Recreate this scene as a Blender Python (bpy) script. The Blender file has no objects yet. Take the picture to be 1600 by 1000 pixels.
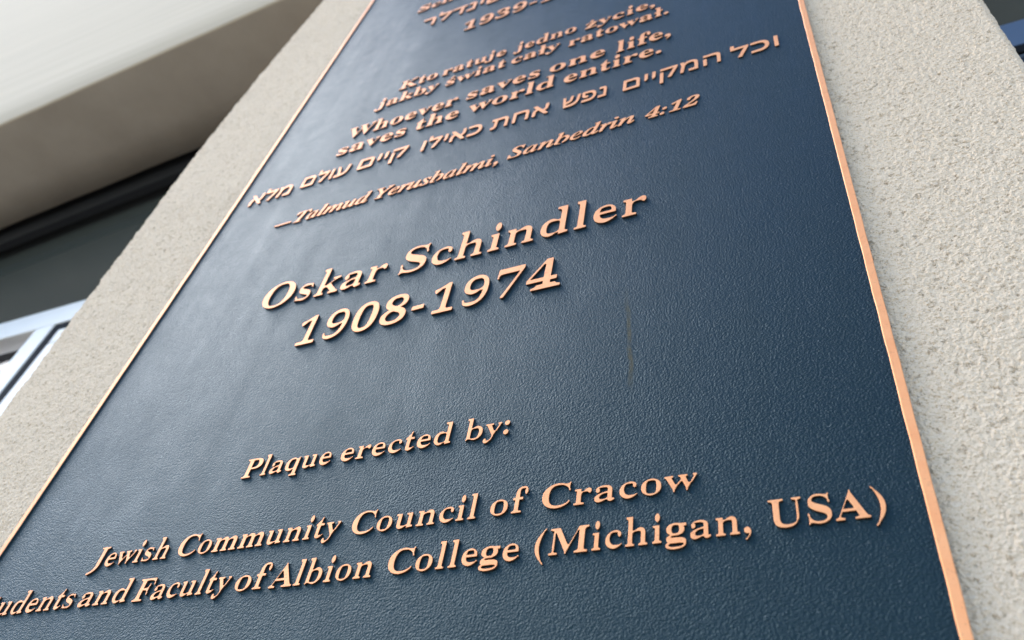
import bpy, bmesh, math, random
import numpy as np
from mathutils import Vector, Matrix, noise

# ------------------------------------------------------------------ scene, camera, light
scene = bpy.context.scene
COL = scene.collection
GZ = 2.2                                   # height of the middle of the plaque above the pavement


def P(u, v, n):
    """wall coordinates (right, up, out of the wall) -> world"""
    return Vector((u, -n, v + GZ))


cam_data = bpy.data.cameras.new('camera')
cam = bpy.data.objects.new('camera', cam_data)
COL.objects.link(cam)
scene.camera = cam
r0 = (0.9115547589, 0.1440157834, -0.3851329324)
r1 = (-0.2024382732, -0.6580800259, -0.7252236928)
r2 = (-0.3578919484, 0.7390467735, -0.5707216657)
cx = Vector((r0[0], -r0[2], r0[1]))
cy = -Vector((r1[0], -r1[2], r1[1]))
cz = -Vector((r2[0], -r2[2], r2[1]))
m = Matrix((cx, cy, cz)).transposed().to_4x4()
m.translation = P(0.3311267, -0.6020421, 0.3856866)
cam.matrix_world = m
cam_data.sensor_width = 36.0
cam_data.lens = 36.0 * 1363.2367 / 1600.0
cam_data.clip_start = 0.02
cam_data.clip_end = 2000.0
cam_data.dof.use_dof = True
cam_data.dof.focus_distance = 0.60
cam_data.dof.aperture_fstop = 8.0
cam_data.dof.aperture_blades = 7

SUN_AZ = math.radians(-84.0)               # from the wall's normal, negative = to the left
SUN_EL = math.radians(47.0)
sd = Vector((math.cos(SUN_EL) * math.sin(SUN_AZ), -math.cos(SUN_EL) * math.cos(SUN_AZ), math.sin(SUN_EL)))
sun_data = bpy.data.lights.new('sun', 'SUN')
sun_data.energy = 1.5
sun_data.angle = math.radians(40.0)
sun_data.color = (1.0, 0.975, 0.94)
sun = bpy.data.objects.new('sun', sun_data)
COL.objects.link(sun)
sun.rotation_euler = sd.to_track_quat('Z', 'Y').to_euler()

world = bpy.data.worlds.new('World')
scene.world = world
world.use_nodes = True
wn = world.node_tree.nodes
wl = world.node_tree.links
sky = wn.new('ShaderNodeTexSky')
sky.sky_type = 'NISHITA'
sky.sun_disc = False
sky.sun_elevation = SUN_EL
sky.sun_rotation = math.atan2(sd.x, sd.y)
sky.air_density = 1.0
sky.dust_density = 0.3
sky.ozone_density = 2.2
wl.new(sky.outputs[0], wn['Background'].inputs[0])
wn['Background'].inputs[1].default_value = 0.15

scene.view_settings.view_transform = 'Standard'
scene.view_settings.look = 'None'
scene.view_settings.gamma = 1.0
scene.view_settings.use_curve_mapping = False
scene.view_settings.exposure = 1.60
scene.render.engine = 'CYCLES'
scene.cycles.use_denoising = True
scene.cycles.max_bounces = 8

# ------------------------------------------------------------------ helpers
def thing(name, label, cat, loc=(0, 0, 0)):
    o = bpy.data.objects.new(name, None)
    o.empty_display_size = 0.05
    COL.objects.link(o)
    o.location = loc
    o['label'] = label
    o['category'] = cat
    return o


def link(name, mesh, mats, parent=None, label=None, kind=None):
    o = bpy.data.objects.new(name, mesh)
    COL.objects.link(o)
    for mt in (mats if isinstance(mats, (list, tuple)) else [mats]):
        mesh.materials.append(mt)
    if parent is not None:
        w = Matrix.Translation(parent.location if parent.parent is None and parent.type == 'EMPTY' else Vector((0, 0, 0)))
        o.parent = parent
        if parent.type == 'EMPTY':
            mesh.transform(w.inverted())
    if label:
        o['label'] = label
    if kind:
        o['kind'] = kind
    return o


def boxes(name, items, mats, parent=None, bevel=0.0, label=None, kind=None, smooth=False):
    """items: (u0,u1,v0,v1,n0,n1) boxes gathered in one mesh"""
    bm = bmesh.new()
    for (u0, u1, v0, v1, n0, n1) in items:
        vs = [bm.verts.new(P(u, v, n)) for u in (u0, u1) for v in (v0, v1) for n in (n0, n1)]
        for f in ((0, 1, 3, 2), (4, 6, 7, 5), (0, 4, 5, 1), (2, 3, 7, 6), (0, 2, 6, 4), (1, 5, 7, 3)):
            bm.faces.new([vs[i] for i in f])
    bmesh.ops.recalc_face_normals(bm, faces=bm.faces)
    if bevel:
        bmesh.ops.bevel(bm, geom=list(bm.edges), offset=bevel, segments=2, profile=0.5, affect='EDGES')
    me = bpy.data.meshes.new(name)
    bm.to_mesh(me)
    bm.free()
    return link(name, me, mats, parent, label, kind)


def frame(name, u0, u1, v0, v1, wu, wv, n0, n1, mat, parent, bevel=0.002):
    """rectangular ring of four bars butted end to end, one mesh"""
    return boxes(name, [(u0, u1, v1 - wv, v1, n0, n1), (u0, u1, v0, v0 + wv, n0, n1),
                        (u0, u0 + wu, v0 + wv, v1 - wv, n0, n1), (u1 - wu, u1, v0 + wv, v1 - wv, n0, n1)],
                 mat, parent, bevel)


# ------------------------------------------------------------------ materials
def mat(name):
    mt = bpy.data.materials.new(name)
    mt.use_nodes = True
    nt = mt.node_tree
    return mt, nt, nt.nodes['Principled BSDF'], nt.nodes['Material Output']


def nd(nt, typ, **kw):
    n = nt.nodes.new(typ)
    for k, v in kw.items():
        setattr(n, k, v)
    return n


def noise_tex(nt, co, scale, detail=3.0, rough=0.5, dist=0.0):
    n = nd(nt, 'ShaderNodeTexNoise')
    n.inputs['Scale'].default_value = scale
    n.inputs['Detail'].default_value = detail
    n.inputs['Roughness'].default_value = rough
    n.inputs['Distortion'].default_value = dist
    nt.links.new(co, n.inputs['Vector'])
    return n


def ramp(nt, fac, stops):
    r = nd(nt, 'ShaderNodeValToRGB')
    while len(r.color_ramp.elements) < len(stops):
        r.color_ramp.elements.new(0.5)
    for e, (p, c) in zip(r.color_ramp.elements, stops):
        e.position = p
        e.color = (*c, 1) if len(c) == 3 else c
    nt.links.new(fac, r.inputs[0])
    return r


def mix(nt, fac, a, b, blend='MIX'):
    n = nd(nt, 'ShaderNodeMix', data_type='RGBA', blend_type=blend)
    if isinstance(fac, (int, float)):
        n.inputs[0].default_value = fac
    else:
        nt.links.new(fac, n.inputs[0])
    for s, x in ((n.inputs[6], a), (n.inputs[7], b)):
        if isinstance(x, tuple):
            s.default_value = (*x, 1)
        else:
            nt.links.new(x, s)
    return n.outputs[2]


def math_n(nt, op, a, b=None, clamp=False):
    n = nd(nt, 'ShaderNodeMath', operation=op, use_clamp=clamp)
    for i, x in enumerate((a, b)):
        if x is None:
            continue
        if isinstance(x, (int, float)):
            n.inputs[i].default_value = x
        else:
            nt.links.new(x, n.inputs[i])
    return n.outputs[0]


def geo_pos(nt):
    return nd(nt, 'ShaderNodeNewGeometry').outputs['Position']


def stucco_mat(name, col, grain=1.0, disp=0.0016, true_disp=True):
    mt, nt, b, out = mat(name)
    co = geo_pos(nt)
    big = noise_tex(nt, co, 9.0, 4, 0.55)
    speck = noise_tex(nt, co, 420.0 * grain, 2, 0.6)
    c = mix(nt, big.outputs['Fac'], tuple(x * 0.93 for x in col), tuple(min(1, x * 1.05) for x in col))
    wmp = nd(nt, 'ShaderNodeMapping')
    wmp.inputs['Scale'].default_value = (14, 14, 1.5)
    nt.links.new(co, wmp.inputs['Vector'])
    wst = noise_tex(nt, wmp.outputs[0], 1.0, 5, 0.65, 0.4)
    c = mix(nt, math_n(nt, 'MULTIPLY', wst.outputs['Fac'], 0.30), c, tuple(x * y for x, y in zip(col, (0.72, 0.68, 0.62))))
    dots = ramp(nt, speck.outputs['Fac'], [(0.28, (0.62, 0.55, 0.46)), (0.45, (1, 1, 1))])
    c = mix(nt, 1.0, c, dots.outputs[0], 'MULTIPLY')
    # height: trowelled grains, pits and fine sand
    v = nd(nt, 'ShaderNodeTexVoronoi', feature='SMOOTH_F1')
    v.inputs['Scale'].default_value = 170.0 * grain
    v.inputs['Smoothness'].default_value = 0.6
    warp = noise_tex(nt, co, 60.0 * grain, 2, 0.5)
    add = nd(nt, 'ShaderNodeVectorMath', operation='MULTIPLY_ADD')
    nt.links.new(warp.outputs['Color'], add.inputs[0])
    add.inputs[1].default_value = (0.012, 0.012, 0.012)
    nt.links.new(co, add.inputs[2])
    nt.links.new(add.outputs[0], v.inputs['Vector'])
    h1 = noise_tex(nt, co, 150.0 * grain, 4, 0.55, 0.4)
    h2 = noise_tex(nt, co, 28.0 * grain, 2, 0.5)
    h = math_n(nt, 'MULTIPLY_ADD', v.outputs['Distance'], -0.9)
    h = math_n(nt, 'ADD', h, math_n(nt, 'MULTIPLY', h1.outputs['Fac'], 1.5))
    h = math_n(nt, 'ADD', h, math_n(nt, 'MULTIPLY', h2.outputs['Fac'], 1.0))
    pn = noise_tex(nt, co, 140.0 * grain, 3, 0.55, 0.3)
    pr = nd(nt, 'ShaderNodeMapRange', interpolation_type='SMOOTHSTEP')
    nt.links.new(pn.outputs['Fac'], pr.inputs[0])
    for i, val in ((1, 0.30), (2, 0.40), (3, 1.0), (4, 0.0)):
        pr.inputs[i].default_value = val
    h = math_n(nt, 'SUBTRACT', h, math_n(nt, 'MULTIPLY', pr.outputs[0], 0.5))
    # pits are browner and darker the deeper they lie
    pit = ramp(nt, h, [(0.30, (0.60, 0.50, 0.40)), (0.62, (1, 1, 1))])
    pitf = mix(nt, 0.55, c, mix(nt, 1.0, c, pit.outputs[0], 'MULTIPLY'))
    pitf = mix(nt, math_n(nt, 'MULTIPLY', pr.outputs[0], 0.6), pitf, (0.30, 0.22, 0.14))
    nt.links.new(pitf, b.inputs['Base Color'])
    b.inputs['Roughness'].default_value = 0.9
    b.inputs['Specular IOR Level'].default_value = 0.25
    if true_disp:
        d = nd(nt, 'ShaderNodeDisplacement')
        d.inputs['Midlevel'].default_value = 0.9
        d.inputs['Scale'].default_value = disp * 1.6
        nt.links.new(h, d.inputs['Height'])
        nt.links.new(d.outputs[0], out.inputs['Displacement'])
        mt.displacement_method = 'BOTH'
    else:
        bp = nd(nt, 'ShaderNodeBump')
        bp.inputs['Strength'].default_value = 0.6
        bp.inputs['Distance'].default_value = disp
        nt.links.new(h, bp.inputs['Height'])
        nt.links.new(bp.outputs[0], b.inputs['Normal'])
    return mt


M = {}
M['stucco'] = stucco_mat('pier_stucco', (0.735, 0.57, 0.405), grain=1.85, disp=0.0009)
M['stucco_side'] = stucco_mat('reveal_stucco', (0.50, 0.45, 0.38), true_disp=False)


def render_mat():
    """smooth brushed plaster of the lintel, with faint streaks along it"""
    mt, nt, b, out = mat('lintel_plaster')
    co = geo_pos(nt)
    mp = nd(nt, 'ShaderNodeMapping')
    mp.inputs['Scale'].default_value = (1.2, 40, 40)
    mp.inputs['Rotation'].default_value = (0, math.radians(-7.4), 0)
    nt.links.new(co, mp.inputs['Vector'])
    s = noise_tex(nt, mp.outputs[0], 1.0, 4, 0.6)
    g = noise_tex(nt, co, 6.0, 3, 0.5)
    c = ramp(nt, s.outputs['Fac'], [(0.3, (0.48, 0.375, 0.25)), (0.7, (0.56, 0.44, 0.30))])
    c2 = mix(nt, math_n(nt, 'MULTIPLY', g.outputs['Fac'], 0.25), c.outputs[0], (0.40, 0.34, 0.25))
    nt.links.new(c2, b.inputs['Base Color'])
    b.inputs['Roughness'].default_value = 0.85
    bp = nd(nt, 'ShaderNodeBump')
    bp.inputs['Strength'].default_value = 0.5
    bp.inputs['Distance'].default_value = 0.002
    nt.links.new(s.outputs['Fac'], bp.inputs['Height'])
    nt.links.new(bp.outputs[0], b.inputs['Normal'])
    return mt


M['lintel'] = render_mat()


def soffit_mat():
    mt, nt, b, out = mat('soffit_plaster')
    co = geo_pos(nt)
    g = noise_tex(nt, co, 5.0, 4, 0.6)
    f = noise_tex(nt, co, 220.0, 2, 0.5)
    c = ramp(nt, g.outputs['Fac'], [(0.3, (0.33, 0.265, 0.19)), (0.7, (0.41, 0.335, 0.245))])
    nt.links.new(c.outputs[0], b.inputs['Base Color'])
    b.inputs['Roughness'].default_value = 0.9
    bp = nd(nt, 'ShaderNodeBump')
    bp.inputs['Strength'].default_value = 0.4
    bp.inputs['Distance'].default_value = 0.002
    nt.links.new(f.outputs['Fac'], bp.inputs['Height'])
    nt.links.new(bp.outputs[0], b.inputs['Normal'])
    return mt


M['soffit'] = soffit_mat()


def paint_mat():
    """dark satin patina over the cast field: orange-peel grain, dust specks, one rusty run"""
    mt, nt, b, out = mat('dark_patina')
    co = geo_pos(nt)
    n1 = noise_tex(nt, co, 880.0, 2, 0.5, 0.0)
    n2 = noise_tex(nt, co, 2000.0, 2, 0.5)
    v = nd(nt, 'ShaderNodeTexVoronoi', feature='SMOOTH_F1')
    v.inputs['Scale'].default_value = 720.0
    v.inputs['Smoothness'].default_value = 0.8
    nt.links.new(co, v.inputs['Vector'])
    h = math_n(nt, 'ADD', math_n(nt, 'MULTIPLY', v.outputs['Distance'], -0.8), n1.outputs['Fac'])
    h = math_n(nt, 'ADD', h, math_n(nt, 'MULTIPLY', n2.outputs['Fac'], 0.25))
    bp = nd(nt, 'ShaderNodeBump')
    bp.inputs['Strength'].default_value = 0.55
    bp.inputs['Distance'].default_value = 0.0010
    nt.links.new(h, bp.inputs['Height'])
    nt.links.new(bp.outputs[0], b.inputs['Normal'])
    big = noise_tex(nt, co, 7.0, 4, 0.6)
    col = ramp(nt, big.outputs['Fac'], [(0.3, (0.004, 0.0072, 0.009)), (0.7, (0.0062, 0.010, 0.012))])
    # run-off stain: a thin wobbling vertical trickle
    sep = nd(nt, 'ShaderNodeSeparateXYZ')
    nt.links.new(co, sep.inputs[0])
    wob = noise_tex(nt, co, 30.0, 2, 0.5)
    x = math_n(nt, 'ADD', sep.outputs[0], math_n(nt, 'MULTIPLY', math_n(nt, 'SUBTRACT', wob.outputs['Fac'], 0.5), 0.006))
    x = math_n(nt, 'ADD', x, math_n(nt, 'MULTIPLY', math_n(nt, 'SUBTRACT', sep.outputs[2], GZ - 0.145), 0.08))
    dx = math_n(nt, 'ABSOLUTE', math_n(nt, 'SUBTRACT', x, STAIN_U))
    wx = nd(nt, 'ShaderNodeMapRange', interpolation_type='SMOOTHSTEP')
    nt.links.new(dx, wx.inputs[0])
    for i, val in ((1, 0.0006), (2, 0.0024), (3, 1.0), (4, 0.0)):
        wx.inputs[i].default_value = val
    z = sep.outputs[2]
    a = nd(nt, 'ShaderNodeMapRange', interpolation_type='SMOOTHSTEP')
    nt.links.new(z, a.inputs[0])
    for i, val in ((1, GZ + STAIN_V0), (2, GZ + STAIN_V0 + 0.03), (3, 0.0), (4, 1.0)):
        a.inputs[i].default_value = val
    c_ = nd(nt, 'ShaderNodeMapRange', interpolation_type='SMOOTHSTEP')
    nt.links.new(z, c_.inputs[0])
    for i, val in ((1, GZ + STAIN_V1 - 0.05), (2, GZ + STAIN_V1), (3, 1.0), (4, 0.0)):
        c_.inputs[i].default_value = val
    brk = noise_tex(nt, co, 260.0, 3, 0.6)
    brk2 = ramp(nt, brk.outputs['Fac'], [(0.35, (0.25, 0.25, 0.25)), (0.6, (1, 1, 1))])
    st = math_n(nt, 'MULTIPLY', math_n(nt, 'MULTIPLY', wx.outputs[0], a.outputs[0]), c_.outputs[0])
    st = math_n(nt, 'MULTIPLY', st, brk2.outputs[0])
    col2 = mix(nt, math_n(nt, 'MULTIPLY', st, 0.7), col.outputs[0], (0.11, 0.085, 0.05))
    dust = noise_tex(nt, co, 900.0, 1, 0.5)
    dr = ramp(nt, dust.outputs['Fac'], [(0.735, (0, 0, 0)), (0.77, (1, 1, 1))])
    col3 = mix(nt, math_n(nt, 'MULTIPLY', dr.outputs[0], 0.5), col2, (0.25, 0.25, 0.24))
    nt.links.new(col3, b.inputs['Base Color'])
    rr = math_n(nt, 'ADD', math_n(nt, 'MULTIPLY', big.outputs['Fac'], 0.10), 0.45)
    rr = math_n(nt, 'ADD', rr, math_n(nt, 'MULTIPLY', st, 0.4))
    mp = nd(nt, 'ShaderNodeMapping')
    mp.inputs['Scale'].default_value = (26, 26, 2.2)
    nt.links.new(co, mp.inputs['Vector'])
    wm = noise_tex(nt, mp.outputs[0], 1.0, 5, 0.65, 0.6)
    cl = noise_tex(nt, co, 38.0, 5, 0.7, 0.5)
    rr = math_n(nt, 'ADD', rr, math_n(nt, 'MULTIPLY', math_n(nt, 'SUBTRACT', wm.outputs['Fac'], 0.5), 0.16))
    rr = math_n(nt, 'ADD', rr, math_n(nt, 'MULTIPLY', math_n(nt, 'SUBTRACT', cl.outputs['Fac'], 0.5), 0.14))
    nt.links.new(rr, b.inputs['Roughness'])
    b.inputs['Specular IOR Level'].default_value = 0.40
    b.inputs['Specular Tint'].default_value = (0.42, 0.82, 0.94, 1.0)   # tint puts the blue of the reflected sky into the sheen
    return mt


STAIN_U, STAIN_V0, STAIN_V1 = 0.1, -0.2, -0.05


def copper_mat():
    mt, nt, b, out = mat('polished_copper')
    co = geo_pos(nt)
    n = noise_tex(nt, co, 60.0, 4, 0.6)
    f = noise_tex(nt, co, 900.0, 2, 0.5)
    c = ramp(nt, n.outputs['Fac'], [(0.3, (0.95, 0.35, 0.12)), (0.7, (0.99, 0.42, 0.165))])
    sp = ramp(nt, f.outputs['Fac'], [(0.25, (0.55, 0.5, 0.48)), (0.34, (1, 1, 1))])
    cc = mix(nt, 1.0, c.outputs[0], sp.outputs[0], 'MULTIPLY')
    tn = noise_tex(nt, co, 210.0, 5, 0.7, 0.6)
    tr = ramp(nt, tn.outputs['Fac'], [(0.56, (0, 0, 0)), (0.74, (1, 1, 1))])
    cc = mix(nt, math_n(nt, 'MULTIPLY', tr.outputs[0], 0.45), cc, (0.42, 0.15, 0.07))
    nt.links.new(cc, b.inputs['Base Color'])
    smp = nd(nt, 'ShaderNodeMapping')
    smp.inputs['Scale'].default_value = (90, 900, 2600)
    smp.inputs['Rotation'].default_value = (0, 0.5, 0)
    nt.links.new(co, smp.inputs['Vector'])
    sc = noise_tex(nt, smp.outputs[0], 1.0, 3, 0.6)
    b.inputs['Metallic'].default_value = 0.38
    b.inputs['Specular IOR Level'].default_value = 0.7
    nt.links.new(math_n(nt, 'ADD', math_n(nt, 'MULTIPLY', sc.outputs['Fac'], 0.22), 0.40), b.inputs['Roughness'])
    bp = nd(nt, 'ShaderNodeBump')
    bp.inputs['Strength'].default_value = 0.25
    bp.inputs['Distance'].default_value = 0.0004
    nt.links.new(math_n(nt, 'ADD', math_n(nt, 'ADD', f.outputs['Fac'], n.outputs['Fac']), sc.outputs['Fac']), bp.inputs['Height'])
    nt.links.new(bp.outputs[0], b.inputs['Normal'])
    return mt


def plain(name, col, rough, metal=0.0, spec=0.5, nscale=30.0, var=0.1, bump=0.0):
    mt, nt, b, out = mat(name)
    co = geo_pos(nt)
    n = noise_tex(nt, co, nscale, 4, 0.6)
    c = mix(nt, n.outputs['Fac'], tuple(x * (1 - var) for x in col), tuple(min(1, x * (1 + var)) for x in col))
    nt.links.new(c, b.inputs['Base Color'])
    b.inputs['Roughness'].default_value = rough
    b.inputs['Metallic'].default_value = metal
    b.inputs['Specular IOR Level'].default_value = spec
    if bump:
        bp = nd(nt, 'ShaderNodeBump')
        bp.inputs['Strength'].default_value = 0.4
        bp.inputs['Distance'].default_value = bump
        nt.links.new(n.outputs['Fac'], bp.inputs['Height'])
        nt.links.new(bp.outputs[0], b.inputs['Normal'])
    return mt


M['frame'] = plain('white_window_frame', (0.80, 0.75, 0.68), 0.35, var=0.03)
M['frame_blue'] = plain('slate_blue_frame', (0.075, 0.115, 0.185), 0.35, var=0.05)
M['gasket'] = plain('black_gasket', (0.008, 0.008, 0.009), 0.7, spec=0.12)
M['pane'] = plain('dark_glass', (0.060, 0.066, 0.058), 0.03, spec=0.6, nscale=3.0)
M['pane_low'] = plain('dark_clear_glass', (0.004, 0.004, 0.005), 0.05, spec=0.12, nscale=3.0)
M['slot'] = plain('shutter_slot_black', (0.006, 0.006, 0.006), 0.8)
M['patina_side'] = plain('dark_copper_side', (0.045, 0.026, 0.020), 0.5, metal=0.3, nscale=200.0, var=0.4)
M['pavement'] = plain('pavement_concrete', (0.30, 0.28, 0.25), 0.9, nscale=4.0, var=0.2, bump=0.004)
ALPH = '!#$%&()*+,-./0123456789:;<=>?@ABCDEFGHIJKLMNOPQRSTUVWXYZ[]^_`abcdefghijklmnopqrstuvwxyz{|}'
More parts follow.
